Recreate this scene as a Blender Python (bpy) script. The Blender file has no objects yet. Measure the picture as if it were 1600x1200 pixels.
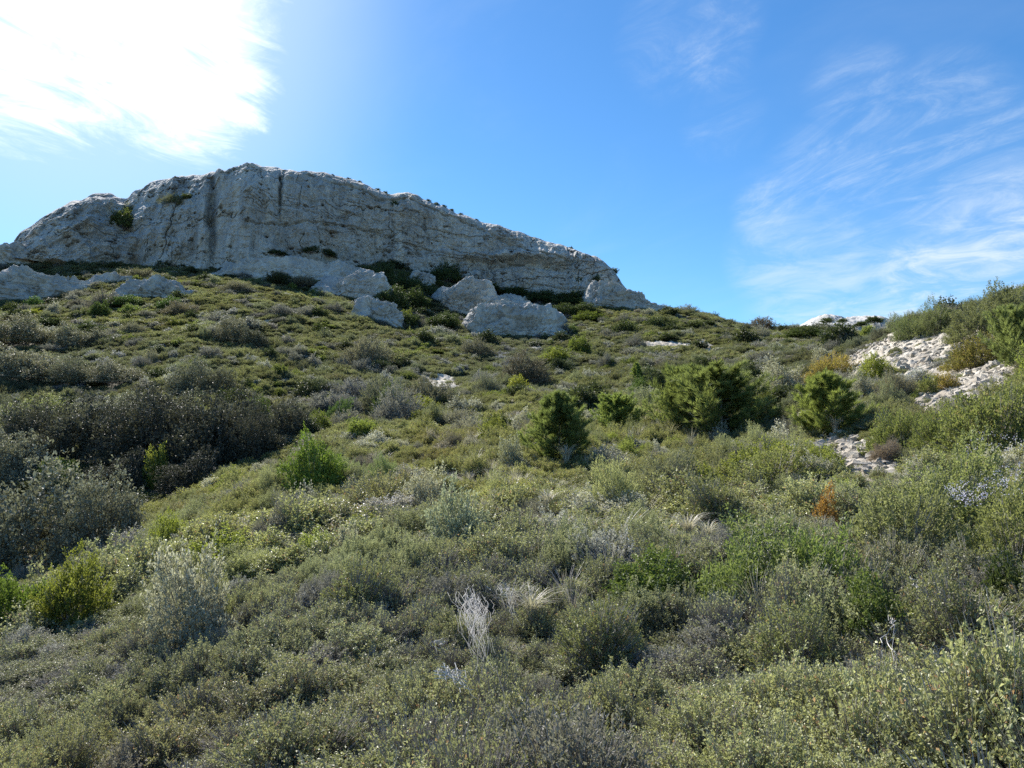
import bpy, math, random
import numpy as np
from mathutils import Vector, Euler

random.seed(7); RNG = np.random.default_rng(7)
S = bpy.context.scene
COL = S.collection

# ------------------------------------------------------------------ camera
F = 1142.0 / 1600.0                     # focal length in picture widths
PITCH = math.radians(5.0)
cd = bpy.data.cameras.new('camera'); cam = bpy.data.objects.new('camera', cd); COL.objects.link(cam)
cd.sensor_width = 36.0; cd.lens = 36.0 * F
cd.clip_start = 0.05; cd.clip_end = 9000
cam.location = (0, 0, 0); cam.rotation_euler = (math.pi / 2 + PITCH, 0, 0)
S.camera = cam

# ------------------------------------------------------------------ light
SUN_EL, SUN_AZ = math.radians(41), math.radians(-31)      # azimuth from +Y towards +X
sun_dir = Vector((math.sin(SUN_AZ) * math.cos(SUN_EL), math.cos(SUN_AZ) * math.cos(SUN_EL), math.sin(SUN_EL)))
sl = bpy.data.lights.new('sun', 'SUN'); sl.energy = 5.0; sl.angle = math.radians(0.5); sl.color = (1.0, 0.95, 0.87)
so = bpy.data.objects.new('sun', sl); COL.objects.link(so)
so.rotation_euler = sun_dir.to_track_quat('Z', 'Y').to_euler(); so.location = sun_dir * 60

S.view_settings.view_transform = 'Standard'; S.view_settings.look = 'None'
S.view_settings.exposure = 1.0; S.view_settings.gamma = 1.0; S.view_settings.use_curve_mapping = False
S.render.engine = 'CYCLES'
S.cycles.max_bounces = 5; S.cycles.diffuse_bounces = 3; S.cycles.glossy_bounces = 2
S.cycles.transmission_bounces = 3; S.cycles.transparent_max_bounces = 4
S.cycles.caustics_reflective = False; S.cycles.caustics_refractive = False
S.cycles.use_denoising = False
S.cycles.sample_clamp_direct = 3.0; S.cycles.sample_clamp_indirect = 3.0
S.cycles.use_adaptive_sampling = False


class NT:
    """tiny helper round a node tree"""
    def __init__(s, nt): s.nt = nt; s.n = nt.nodes; s.l = nt.links
    def new(s, t, **kw):
        n = s.n.new(t)
        for k, v in kw.items(): setattr(n, k, v)
        return n
    def put(s, sock, v):
        if isinstance(v, bpy.types.NodeSocket): s.l.new(v, sock)
        elif v is not None: sock.default_value = v
    def math(s, op, a, b=None, c=None, clamp=False):
        n = s.new('ShaderNodeMath', operation=op); n.use_clamp = clamp
        for i, v in enumerate((a, b, c)):
            if v is not None: s.put(n.inputs[i], v)
        return n.outputs[0]
    def vmath(s, op, a, b=None, scale=None):
        n = s.new('ShaderNodeVectorMath', operation=op)
        s.put(n.inputs[0], a)
        if b is not None: s.put(n.inputs[1], b)
        if scale is not None: s.put(n.inputs['Scale'], scale)
        return n.outputs['Value'] if op in ('DOT_PRODUCT', 'LENGTH') else n.outputs[0]
    def mix(s, f, a, b, mode='MIX'):
        n = s.new('ShaderNodeMix', data_type='RGBA', blend_type=mode)
        s.put(n.inputs[0], f); s.put(n.inputs[6], a); s.put(n.inputs[7], b)
        return n.outputs[2]
    def noise(s, vec, scale, detail=4.0, rough=0.55, dist=0.0):
        n = s.new('ShaderNodeTexNoise')
        if vec is not None: s.l.new(vec, n.inputs['Vector'])
        n.inputs['Scale'].default_value = scale; n.inputs['Detail'].default_value = detail
        n.inputs['Roughness'].default_value = rough; n.inputs['Distortion'].default_value = dist
        return n.outputs[0]
    def ramp(s, v, lo, hi, a=0.0, b=1.0, smooth=True):
        n = s.new('ShaderNodeMapRange'); n.interpolation_type = 'SMOOTHSTEP' if smooth else 'LINEAR'
        s.put(n.inputs['Value'], v)
        for k, x in (('From Min', lo), ('From Max', hi), ('To Min', a), ('To Max', b)): n.inputs[k].default_value = x
        return n.outputs[0]
    def mapping(s, vec, scale=(1, 1, 1), rot=(0, 0, 0), loc=(0, 0, 0)):
        n = s.new('ShaderNodeMapping'); s.l.new(vec, n.inputs[0])
        n.inputs['Scale'].default_value = scale; n.inputs['Rotation'].default_value = rot; n.inputs['Location'].default_value = loc
        return n.outputs[0]


def raydir(px, py):
    """direction of a photo pixel (1600x1200) in the world"""
    x = (px - 800) / 1600 / F; z = (600 - py) / 1600 / F
    c, s = math.cos(PITCH), math.sin(PITCH)
    return np.array([x, c - z * s, s + z * c])

w = bpy.data.worlds.new('World'); S.world = w; w.use_nodes = True
T = NT(w.node_tree); T.n.clear()
sky = T.new('ShaderNodeTexSky', sky_type='NISHITA'); sky.sun_disc = False
sky.sun_elevation = SUN_EL; sky.sun_rotation = SUN_AZ; sky.altitude = 200
sky.air_density = 1.0; sky.dust_density = 0.15; sky.ozone_density = 2.2
tc = T.new('ShaderNodeTexCoord').outputs['Generated']
dirv = T.vmath('NORMALIZE', tc)
sep = T.new('ShaderNodeSeparateXYZ'); T.l.new(dirv, sep.inputs[0])
zz = T.math('MAXIMUM', T.math('ADD', sep.outputs[2], 0.12), 0.05)
cp = T.new('ShaderNodeCombineXYZ')                       # the direction met on a high flat layer
T.l.new(T.math('DIVIDE', sep.outputs[0], zz), cp.inputs[0]); T.l.new(T.math('DIVIDE', sep.outputs[1], zz), cp.inputs[1])
plane = cp.outputs[0]
def blob(px, py, lo, hi):
    d = raydir(px, py); d = d / np.linalg.norm(d)
    return T.ramp(T.vmath('DOT_PRODUCT', dirv, tuple(d)), math.cos(math.radians(hi)), math.cos(math.radians(lo)))
def streak(theta, long_, short, scale, detail=9, rough=0.6, dist=0.6, loc=(0, 0, 0)):
    v = T.mapping(T.mapping(plane, (1, 1, 1), (0, 0, math.radians(-theta)), loc), (long_, short, 1))
    return T.noise(v, scale, detail, rough, dist)
cir = streak(-62, 0.75, 1.5, 3.4, 12, 0.70, 1.6)
cir2 = streak(-45, 0.6, 1.4, 1.1, 9, 0.6, 0.7, (3.1, 1.7, 0))
sunst = streak(52, 0.7, 1.6, 4.2, 12, 0.68, 1.2, (1.3, 0.2, 0))
puff = T.noise(plane, 4.0, 12, 0.66, 0.8)
def M_(*a):
    r_ = a[0]
    for q in a[1:]: r_ = T.math('MAXIMUM', r_, q)
    return r_
def mul(a, b): return T.math('MULTIPLY', a, b)
soft = T.ramp(cir, 0.40, 0.74)
main = M_(blob(1480, 185, 0, 5), blob(1390, 235, 0, 5), blob(1290, 285, 0, 5), blob(1210, 320, 0, 3.5), mul(blob(1340, 145, 0, 4), 0.7), blob(1540, 230, 0, 4.5), blob(1450, 290, 0, 4), mul(blob(1340, 335, 0, 4), 0.6))
arc = M_(blob(1125, 30, 0, 3.5), blob(1110, 80, 0, 3.5), mul(blob(1060, 60, 0, 5), 0.5), mul(blob(1130, 190, 0, 3.5), 0.4))
low = M_(blob(1620, 440, 2, 9), blob(1490, 465, 1, 7), mul(blob(1330, 480, 0, 8), 0.55), mul(blob(1220, 400, 0, 4.5), 0.5))
fluff = T.noise(plane, 7.0, 12, 0.72, 0.6)
w1 = mul(mul(M_(main, arc), T.ramp(cir, 0.38, 0.80, 0.06, 0.68)), T.ramp(fluff, 0.28, 0.66, 0.35, 0.8))
w2 = mul(low, T.ramp(T.math('ADD', mul(puff, 0.6), mul(cir2, 0.4)), 0.36, 0.62, 0.12, 1.0))
w0 = mul(T.ramp(cir2, 0.45, 0.80), 0.10)
sunblob = M_(blob(40, -110, 4, 15.5), mul(blob(200, -50, 2, 12), 1.0), mul(blob(20, 60, 0, 8), 0.8), mul(blob(285, 110, 0, 8), 0.85))
edge = T.math('ADD', mul(T.math('SUBTRACT', sunst, 0.5), 1.7), mul(T.math('SUBTRACT', puff, 0.5), 1.1))
w3 = T.ramp(T.math('ADD', sunblob, mul(edge, T.ramp(sunblob, 0.0, 0.3))), 0.26, 1.35)
glow = blob(100, -60, 0, 27)
m = T.math('ADD', T.math('ADD', w1, w0), w2, clamp=True)
graded = T.new('ShaderNodeHueSaturation'); graded.inputs['Saturation'].default_value = 1.22; graded.inputs['Value'].default_value = 1.0
T.l.new(sky.outputs[0], graded.inputs['Color'])
base = T.mix(1.0, graded.outputs[0], (0.80, 1.03, 1.14, 1), 'MULTIPLY')
c = T.mix(T.math('MULTIPLY', m, 0.88), base, (6.0, 6.7, 7.3, 1))
c = T.mix(T.math('MULTIPLY', T.math('POWER', glow, 1.8), 0.55), c, (5.6, 6.8, 7.8, 1))
c = T.mix(w3, c, (10.5, 10.8, 11.0, 1))
bg = T.new('ShaderNodeBackground'); T.l.new(c, bg.inputs[0]); bg.inputs[1].default_value = 0.076
wo = T.new('ShaderNodeOutputWorld'); T.l.new(bg.outputs[0], wo.inputs[0])


# ------------------------------------------------------------------ noise in numpy
def _h(ix, iy, iz, seed):
    h = (ix.astype(np.int64) * 374761393 + iy.astype(np.int64) * 668265263 + iz.astype(np.int64) * 2147483647 + seed * 974634777) & 0xffffffff
    h = ((h ^ (h >> 13)) * 1274126177) & 0xffffffff
    return ((h ^ (h >> 16)) & 0xffff).astype(np.float64) / 32767.5 - 1.0
def vn(x, y, z=0.0, seed=0):
    """value noise, about -1..1"""
    x, y, z = np.broadcast_arrays(np.asarray(x, float), np.asarray(y, float), np.asarray(z, float))
    ix, iy, iz = np.floor(x), np.floor(y), np.floor(z)
    fx, fy, fz = x - ix, y - iy, z - iz
    fx = fx * fx * (3 - 2 * fx); fy = fy * fy * (3 - 2 * fy); fz = fz * fz * (3 - 2 * fz)
    def L(a, b, t): return a + (b - a) * t
    r = []
    for dz in (0, 1):
        a = L(_h(ix, iy, iz + dz, seed), _h(ix + 1, iy, iz + dz, seed), fx)
        b = L(_h(ix, iy + 1, iz + dz, seed), _h(ix + 1, iy + 1, iz + dz, seed), fx)
        r.append(L(a, b, fy))
    return L(r[0], r[1], fz)
def fbm(x, y, z=0.0, o=4, seed=0, g=0.5):
    s = 0; a = 1; t = 0; x = np.asarray(x, float); y = np.asarray(y, float); z = np.asarray(z, float)
    for i in range(o):
        s = s + a * vn(x, y, z, seed + i * 13); t += a; a *= g
        x = x * 2.03 + 5.1; y = y * 2.03 + 1.7; z = z * 2.03 + 3.3
    return s / t * 1.5

# ------------------------------------------------------------------ mesh helpers
def mk_mesh(name, verts, faces, mats=(), midx=None, attrs=None, smooth=False):
    """faces: (n,4) or (n,3) int array"""
    me = bpy.data.meshes.new(name)
    verts = np.asarray(verts, np.float32); faces = np.asarray(faces, np.int32)
    k = faces.shape[1]
    me.vertices.add(len(verts)); me.vertices.foreach_set('co', verts.ravel())
    me.loops.add(faces.size); me.loops.foreach_set('vertex_index', faces.ravel())
    me.polygons.add(len(faces)); me.polygons.foreach_set('loop_start', np.arange(0, faces.size, k, dtype=np.int32))
    me.update(calc_edges=True)
    for mm in mats: me.materials.append(mm)
    if midx is not None: me.polygons.foreach_set('material_index', np.asarray(midx, np.int32))
    me.polygons.foreach_set('use_smooth', np.full(len(faces), smooth))
    for k2, v in (attrs or {}).items():
        a = me.attributes.new(k2, 'FLOAT', 'POINT'); a.data.foreach_set('value', np.asarray(v, np.float32))
    me.update()
    return me
def obj(name, me, parent=None, **tags):
    o = bpy.data.objects.new(name, me); COL.objects.link(o)
    if parent is not None: o.parent = parent
    for k, v in tags.items():
        if v is not None: o[k] = v
    return o
def grid_faces(nu, nv, wrap=False):
    i = np.arange(nu - (0 if wrap else 1))[:, None]; j = np.arange(nv - 1)[None, :]
    i2 = (i + 1) % nu
    return np.stack([i * nv + j, i2 * nv + j, i2 * nv + j + 1, i * nv + j + 1], -1).reshape(-1, 4)

# ------------------------------------------------------------------ materials
def material(name):
    m = bpy.data.materials.new(name); m.use_nodes = True; t = NT(m.node_tree); t.n.clear()
    out = t.new('ShaderNodeOutputMaterial'); return m, t, out
def leaf_material(name, ca, cb, trans=0.35, rough=0.42, spec=0.5, accent=None, acc_amt=0.06):
    """colour runs from ca to cb from leaf to leaf; the plant's own tint multiplies it"""
    m, t, out = material(name)
    v = t.new('ShaderNodeAttribute', attribute_name='v').outputs['Fac']
    ti = t.new('ShaderNodeAttribute', attribute_name='tint', attribute_type='INSTANCER').outputs['Color']
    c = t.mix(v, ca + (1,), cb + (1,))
    if accent:
        k = t.new('ShaderNodeAttribute', attribute_name='k').outputs['Fac']
        c = t.mix(t.math('GREATER_THAN', k, 1 - acc_amt), c, accent + (1,))
    c = t.mix(1.0, c, ti, 'MULTIPLY')
    p = t.new('ShaderNodeBsdfPrincipled'); t.l.new(c, p.inputs['Base Color'])
    p.inputs['Roughness'].default_value = rough; p.inputs['Specular IOR Level'].default_value = spec
    tr = t.new('ShaderNodeBsdfTranslucent'); t.l.new(t.mix(1.0, c, (1.32, 1.36, 0.95, 1), 'MULTIPLY'), tr.inputs[0])
    mx = t.new('ShaderNodeMixShader'); mx.inputs[0].default_value = trans
    t.l.new(p.outputs[0], mx.inputs[1]); t.l.new(tr.outputs[0], mx.inputs[2]); t.l.new(mx.outputs[0], out.inputs[0])
    return m
def wood_material(name, ca, cb):
    m, t, out = material(name)
    v = t.new('ShaderNodeAttribute', attribute_name='v').outputs['Fac']
    p = t.new('ShaderNodeBsdfPrincipled'); t.l.new(t.mix(v, ca + (1,), cb + (1,)), p.inputs['Base Color'])
    p.inputs['Roughness'].default_value = 0.8; t.l.new(p.outputs[0], out.inputs[0])
    return m
M = {
    'kermes': leaf_material('kermes_leaf', (0.12, 0.13, 0.048), (0.40, 0.405, 0.205), 0.34, 0.46, 0.4, (0.38, 0.25, 0.14), 0.025),  # the pale end of the range paints sunlit highlights onto single leaves
    'heath': leaf_material('heath_leaf', (0.13, 0.14, 0.055), (0.32, 0.32, 0.14), 0.45, 0.6, 0.25, (0.30, 0.24, 0.15), 0.06),
    'rosemary': leaf_material('rosemary_leaf', (0.14, 0.155, 0.075), (0.32, 0.33, 0.18), 0.42, 0.6, 0.3),
    'silver': leaf_material('silver_leaf', (0.26, 0.25, 0.17), (0.68, 0.66, 0.57), 0.3, 0.55, 0.3),
    'glossy': leaf_material('painted_sheen_leaf', (0.10, 0.10, 0.065), (0.40, 0.40, 0.33), 0.2, 0.6, 0.25),  # leaf sheen painted as pale grey colour; the surface itself is fairly matt
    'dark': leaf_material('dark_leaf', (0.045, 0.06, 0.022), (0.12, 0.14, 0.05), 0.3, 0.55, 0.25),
    'bright': leaf_material('bright_leaf', (0.12, 0.15, 0.035), (0.28, 0.31, 0.08), 0.5, 0.55, 0.3),
    'laurel': leaf_material('laurel_leaf', (0.08, 0.115, 0.035), (0.24, 0.28, 0.11), 0.42, 0.45, 0.4),
    'grey': leaf_material('grey_leaf', (0.19, 0.18, 0.125), (0.38, 0.36, 0.28), 0.3, 0.6, 0.25),
    'pine': leaf_material('pine_needle', (0.13, 0.15, 0.055), (0.33, 0.36, 0.14), 0.45, 0.5, 0.3),
    'rust': leaf_material('rust_leaf', (0.22, 0.12, 0.03), (0.46, 0.27, 0.08), 0.4, 0.5, 0.3),
    'straw': leaf_material('straw_blade', (0.30, 0.27, 0.21), (0.60, 0.56, 0.48), 0.25, 0.5, 0.4),
    'wood': wood_material('grey_twig', (0.15, 0.13, 0.115), (0.45, 0.42, 0.39)),
    'deadwood': wood_material('dead_twig', (0.30, 0.28, 0.25), (0.62, 0.60, 0.57)),
    'flower': leaf_material('lilac_flower', (0.40, 0.38, 0.58), (0.66, 0.64, 0.80), 0.3, 0.6, 0.3),
}

def rock_material(name, warm=0.0, patch=False, darkstreak=0.6):
    m, t, out = material(name)
    oc = t.new('ShaderNodeTexCoord').outputs['Object']
    n1 = t.noise(oc, 0.055, 6, 0.6); n2 = t.noise(oc, 0.45, 8, 0.65); n3 = t.noise(oc, 2.2, 6, 0.7)
    c = t.mix(t.ramp(n1, 0.35, 0.65), (0.33, 0.325, 0.315, 1), (0.49, 0.48, 0.455, 1))
    c = t.mix(t.ramp(n2, 0.42, 0.7, 0, 0.75), c, (0.53, 0.505, 0.455, 1))
    c = t.mix(t.ramp(n3, 0.50, 0.72, 0, 0.6), c, (0.20, 0.195, 0.18, 1))
    st = t.noise(t.mapping(oc, (0.75, 0.75, 0.05)), 1.0, 7, 0.68)             # run-off stains down the face
    c = t.mix(t.math('MULTIPLY', t.ramp(st, 0.52, 0.70), darkstreak), c, (0.19, 0.195, 0.20, 1))
    oc2 = t.noise(t.mapping(oc, (0.12, 0.12, 0.07), (0, 0, 0), (9, 3, 1)), 1.0, 5, 0.6)
    c = t.mix(t.ramp(oc2, 0.56, 0.74, 0, 0.35 + warm), c, (0.48, 0.38, 0.27, 1))
    pale = t.noise(t.mapping(oc, (0.30, 0.30, 0.05), (0, 0, 0), (2, 7, 3)), 1.0, 8, 0.68)
    c = t.mix(t.ramp(pale, 0.50, 0.66, 0, 0.8), c, (0.60, 0.57, 0.51, 1))
    spots = t.noise(t.mapping(oc, (1.0, 1.0, 1.5)), 1.3, 5, 0.6); c = t.mix(t.ramp(spots, 0.62, 0.70, 0, 0.6), c, (0.13, 0.125, 0.11, 1))
    p = t.new('ShaderNodeBsdfPrincipled'); t.l.new(c, p.inputs['Base Color']); p.inputs['Roughness'].default_value = 0.92
    p.inputs['Specular IOR Level'].default_value = 0.25
    b = t.new('ShaderNodeBump'); b.inputs['Strength'].default_value = 0.6; b.inputs['Distance'].default_value = 0.35 if not patch else 0.06
    hh = t.noise(t.mapping(oc, (1.6, 1.6, 0.55)), 1.0, 9, 0.72)
    t.l.new(hh, b.inputs['Height']); t.l.new(b.outputs[0], p.inputs['Normal'])
    t.l.new(p.outputs[0], out.inputs[0])
    return m
M['cliff'] = rock_material('limestone_cliff')
M['rock'] = rock_material('limestone_outcrop', 0.0, False, 0.35)
def scree_material():
    m, t, out = material('pale_scree')
    oc = t.new('ShaderNodeTexCoord').outputs['Object']
    n1 = t.noise(oc, 0.6, 6, 0.6); n3 = t.noise(oc, 6, 8, 0.7)
    c = t.mix(t.ramp(n1, 0.35, 0.62), (0.33, 0.285, 0.225, 1), (0.53, 0.485, 0.41, 1))
    c = t.mix(t.ramp(n3, 0.5, 0.7, 0, 0.7), c, (0.24, 0.20, 0.15, 1))
    p = t.new('ShaderNodeBsdfPrincipled'); t.l.new(c, p.inputs['Base Color']); p.inputs['Roughness'].default_value = 0.95
    b = t.new('ShaderNodeBump'); b.inputs['Distance'].default_value = 0.08; b.inputs['Strength'].default_value = 0.8
    t.l.new(t.noise(oc, 9, 9, 0.7), b.inputs['Height']); t.l.new(b.outputs[0], p.inputs['Normal'])
    t.l.new(p.outputs[0], out.inputs[0]); return m
M['scree'] = scree_material()
def soil_material():
    m, t, out = material('dry_soil')
    oc = t.new('ShaderNodeTexCoord').outputs['Object']
    n1 = t.noise(oc, 0.25, 6, 0.6); n3 = t.noise(oc, 5, 8, 0.7)
    c = t.mix(t.ramp(n1, 0.35, 0.65), (0.085, 0.08, 0.045, 1), (0.13, 0.115, 0.07, 1))
    c = t.mix(t.ramp(n3, 0.5, 0.7, 0, 0.6), c, (0.22, 0.19, 0.14, 1))
    p = t.new('ShaderNodeBsdfPrincipled'); t.l.new(c, p.inputs['Base Color']); p.inputs['Roughness'].default_value = 0.95
    b = t.new('ShaderNodeBump'); b.inputs['Distance'].default_value = 0.1
    t.l.new(t.noise(oc, 4, 8, 0.7), b.inputs['Height']); t.l.new(b.outputs[0], p.inputs['Normal'])
    t.l.new(p.outputs[0], out.inputs[0]); return m
M['soil'] = soil_material()

# ------------------------------------------------------------------ terrain
def PT(px, py, Y):
    d = raydir(px, py); return d * (Y / d[1])
# each column: photo x -> [(distance forward, photo y of the scrub surface), ...]
PROF = {
    -400: [(5.5, 1230), (9, 1120), (14, 1090), (22, 1060), (34, 930), (48, 780), (70, 600), (95, 490), (130, 430), (170, 380)],
    -150: [(5.2, 1230), (9, 1080), (12, 1040), (17, 1030), (25, 930), (34, 820), (42, 740), (52, 640), (70, 550), (90, 495), (115, 455), (150, 392), (170, 380)],
    0: [(5, 1220), (7, 1105), (10, 1005), (12.5, 972), (17, 985), (25, 900), (33, 800), (40, 735), (50, 650), (60, 590), (72, 545), (90, 500), (105, 482), (118, 466), (132, 440), (150, 400), (165, 388)],
    200: [(4.8, 1210), (7, 1085), (9, 1000), (12, 925), (15, 868), (20, 880), (27, 835), (35, 755), (42, 690), (48, 642), (57, 596), (70, 550), (88, 505), (105, 470), (120, 446), (135, 424), (150, 412), (165, 410)],
    400: [(4.6, 1200), (6, 1100), (8, 1000), (11, 905), (14, 845), (17, 802), (22, 752), (27, 748), (33, 722), (40, 690), (48, 640), (58, 600), (72, 550), (90, 500), (110, 460), (130, 434), (145, 424), (165, 420)],
    600: [(4.5, 1200), (5.8, 1100), (7.6, 1000), (10.2, 905), (15.3, 803), (20, 752), (28, 700), (38, 662), (44, 655), (50, 632), (62, 600), (78, 560), (92, 530), (108, 500), (125, 470), (145, 435), (165, 408), (180, 404)],
    800: [(4.5, 1200), (5.7, 1100), (7.5, 1000), (10, 900), (12, 850), (15, 800), (19, 750), (26, 700), (40, 650), (58, 600), (66, 588), (82, 562), (105, 530), (125, 508), (145, 480), (165, 452), (180, 440)],
    1000: [(4.4, 1200), (5.6, 1100), (7.3, 1000), (9.6, 900), (14.5, 800), (18.5, 750), (25, 700), (35, 655), (50, 612), (75, 565), (100, 530), (125, 500), (145, 478), (160, 476), (180, 480)],
    1080: [(4.35, 1200), (7.1, 1000), (9.4, 900), (14.2, 800), (18, 750), (24.5, 700), (34, 655), (50, 610), (75, 562), (100, 530), (125, 505), (150, 485), (165, 488), (190, 500)],
    1200: [(4.3, 1200), (5.4, 1100), (7, 1000), (9, 900), (13, 800), (17, 745), (22.5, 700), (30, 660), (42, 620), (60, 580), (85, 543), (115, 524), (145, 512), (165, 514), (200, 524)],
    1300: [(4.2, 1200), (6.8, 1000), (8.8, 900), (12, 800), (15.5, 745), (20, 700), (26, 660), (34, 615), (44, 580), (60, 556), (85, 536), (120, 519), (145, 514), (170, 512), (200, 520)],
    1400: [(4.1, 1200), (6.6, 1000), (8.5, 900), (11, 810), (14.5, 740), (18, 700), (22, 660), (27, 620), (33, 580), (39, 548), (46, 520), (54, 510), (62, 514), (85, 530), (120, 530), (160, 530)],
    1500: [(4.05, 1200), (6.3, 1000), (8.2, 900), (10.4, 820), (13, 755), (16, 710), (20, 655), (25, 605), (31, 560), (37, 525), (44, 492), (50, 484), (60, 490), (90, 510), (130, 520)],
    1600: [(4, 1200), (6, 1000), (7.6, 900), (9.6, 810), (12, 740), (15, 685), (18.5, 625), (23, 580), (29, 530), (36, 490), (43, 462), (50, 452), (60, 460), (90, 490), (130, 510)],
    1780: [(4, 1190), (6, 985), (8.5, 830), (12, 700), (16, 610), (22, 540), (30, 485), (40, 430), (50, 410), (62, 420), (100, 470)],
    2000: [(4, 1180), (6, 960), (9, 780), (13, 650), (18, 570), (26, 500), (38, 420), (50, 400), (70, 420)],
}
def off(r): return 0.42 + 0.25 * np.clip((r - 12) / 40, 0, 1)
LR = np.linspace(math.log(0.4), math.log(3200), 420)
RR = np.exp(LR)
def pchip(x, y, xi):
    x = np.asarray(x, float); y = np.asarray(y, float)
    h = np.diff(x); d = np.diff(y) / h; m = np.zeros(len(x))
    for k in range(1, len(x) - 1):
        if d[k - 1] * d[k] > 0:
            w1, w2 = 2 * h[k] + h[k - 1], h[k] + 2 * h[k - 1]
            m[k] = (w1 + w2) / (w1 / d[k - 1] + w2 / d[k])
    m[0], m[-1] = d[0], d[-1]
    k = np.clip(np.searchsorted(x, xi) - 1, 0, len(h) - 1); t = np.clip((xi - x[k]) / h[k], 0, 1)
    return (y[k] * (2 * t**3 - 3 * t**2 + 1) + m[k] * h[k] * (t**3 - 2 * t**2 + t) + y[k + 1] * (3 * t**2 - 2 * t**3) + m[k + 1] * h[k] * (t**3 - t**2))
cols = []
for px, pr in sorted(PROF.items()):
    az = math.atan2((px - 800) / 1142.0, 1.0)
    rs, zs = [0.4, 2.0], [-1.95, -1.98]
    for Y, py in pr:
        p = PT(px, py, Y); r = math.hypot(p[0], p[1]); rs.append(r); zs.append(p[2] - off(r))
    rl, zl = rs[-1], zs[-1]
    rs += [rl * 1.25, rl * 2.0, 1200, 3200]; zs += [zl * 0.98, zl * 0.72, 8, 0]
    cols.append((az, pchip(np.log(rs), zs, LR)))
def side(azd, pts): cols.append((math.radians(azd), pchip(np.log([p[0] for p in pts]), [p[1] for p in pts], LR)))
side(-95, [(0.4, -1.95), (5, -3), (20, -7), (60, -12), (200, -6), (1200, -20), (3200, -40)])
side(-180, [(0.4, -1.95), (5, -2.9), (20, -7.5), (80, -22), (300, -50), (1200, -70), (3200, -80)])
side(180, [(0.4, -1.95), (5, -2.9), (20, -7.5), (80, -22), (300, -50), (1200, -70), (3200, -80)])
side(95, [(0.4, -1.95), (5, -1.2), (20, 2.5), (60, 9), (200, 6), (1200, -20), (3200, -40)])
cols.sort(key=lambda c: c[0])
AZ = np.linspace(-math.pi, math.pi, 1441)
ca_ = np.array([c[0] for c in cols]); cz_ = np.array([c[1] for c in cols])
TAB = np.empty((len(AZ), len(LR)))
for j in range(len(LR)): TAB[:, j] = pchip(ca_, cz_[:, j], AZ)
for _ in range(2):                                             # soften the joins between columns
    for _k in range(6):
        TAB[1:-1] = (TAB[:-2] + 2 * TAB[1:-1] + TAB[2:]) / 4
    TAB[:, 1:-1] = (TAB[:, :-2] + 2 * TAB[:, 1:-1] + TAB[:, 2:]) / 4
def G(x, y):
    x = np.asarray(x, float); y = np.asarray(y, float)
    r = np.maximum(np.hypot(x, y), 0.41); az = np.arctan2(x, y)
    u = (az + math.pi) / (2 * math.pi) * (len(AZ) - 1); v = (np.log(r) - LR[0]) / (LR[1] - LR[0])
    i = np.clip(u.astype(int), 0, len(AZ) - 2); j = np.clip(v.astype(int), 0, len(LR) - 2); fu = u - i; fv = np.clip(v - j, 0, 1)
    z = (TAB[i, j] * (1 - fu) + TAB[i + 1, j] * fu) * (1 - fv) + (TAB[i, j + 1] * (1 - fu) + TAB[i + 1, j + 1] * fu) * fv
    a = np.clip(r / 40, 0.08, 1)
    return z + a * (0.45 * vn(x / 7, y / 7, 0, 3) + 0.25 * vn(x / 3.1, y / 3.1, 0, 4))
def project(p):
    """world points (n,3) -> photo x, y (1600 scale)"""
    c, s = math.cos(PITCH), math.sin(PITCH)
    f = p[:, 1] * c + p[:, 2] * s; up = -p[:, 1] * s + p[:, 2] * c
    f = np.maximum(f, 1e-3)
    return 800 + 1142 * p[:, 0] / f, 600 - 1142 * up / f
def hit(px, py, near=2.5, far=260, lift=None):
    """first point where the ray of a photo pixel meets the ground (lifted to the scrub surface)"""
    d = raydir(px, py); Y = np.exp(np.linspace(math.log(near), math.log(far), 1500))
    X = d[0] / d[1] * Y; Z = d[2] / d[1] * Y
    l = off(np.hypot(X, Y)) * 0.75 if lift is None else lift
    below = np.nonzero(Z < G(X, Y) + l)[0]
    i = below[0] if len(below) else int(np.argmin(Z - G(X, Y)))
    return float(X[i]), float(Y[i]), float(G(X[i], Y[i]))

azm = np.concatenate([np.radians(np.arange(-180, -52, 3.0)), np.radians(np.arange(-51, 51.01, 0.25)), np.radians(np.arange(54, 180.01, 3.0))])
rm = np.exp(np.linspace(math.log(0.45), math.log(3000), 330))
AA, R2 = np.meshgrid(azm, rm, indexing='ij'); GX = R2 * np.sin(AA); GY = R2 * np.cos(AA); GZ = G(GX, GY)
V = np.stack([GX, GY, GZ], -1).reshape(-1, 3)
cz0 = G(0.01, 0.41)
me = mk_mesh('ground', V, grid_faces(len(azm), len(rm))[:, ::-1], [M['soil']], smooth=True)
obj('ground', me, kind='structure', label='scrub covered limestone hillside falling into a gully')

# ------------------------------------------------------------------ the cliff
SKY = [(22, 376), (33, 362), (52, 350), (75, 338), (110, 325), (145, 309), (168, 305), (195, 307), (210, 299), (232, 289), (265, 280), (290, 276), (312, 274), (332, 267), (348, 274), (364, 265), (400, 261), (440, 264), (480, 268), (520, 274), (560, 284), (592, 298), (615, 304), (632, 300), (652, 307), (690, 322), (740, 340), (800, 358), (850, 375), (900, 390), (940, 405), (962, 428), (974, 447), (985, 462)]
BASE = [(22, 392), (60, 398), (110, 408), (160, 416), (215, 424), (290, 432), (345, 434), (400, 428), (480, 415), (560, 412), (640, 420), (700, 430), (760, 440), (820, 446), (880, 452), (930, 455), (985, 466)]
YB = [(22, 146), (120, 150), (215, 153), (330, 150), (400, 150), (600, 160), (800, 160), (985, 152)]
RDG = [(22, 9), (120, 14), (260, 18), (350, 12), (450, 8), (700, 6), (900, 6), (985, 3)]
NU, NW, NB = 1500, 230, 36
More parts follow.
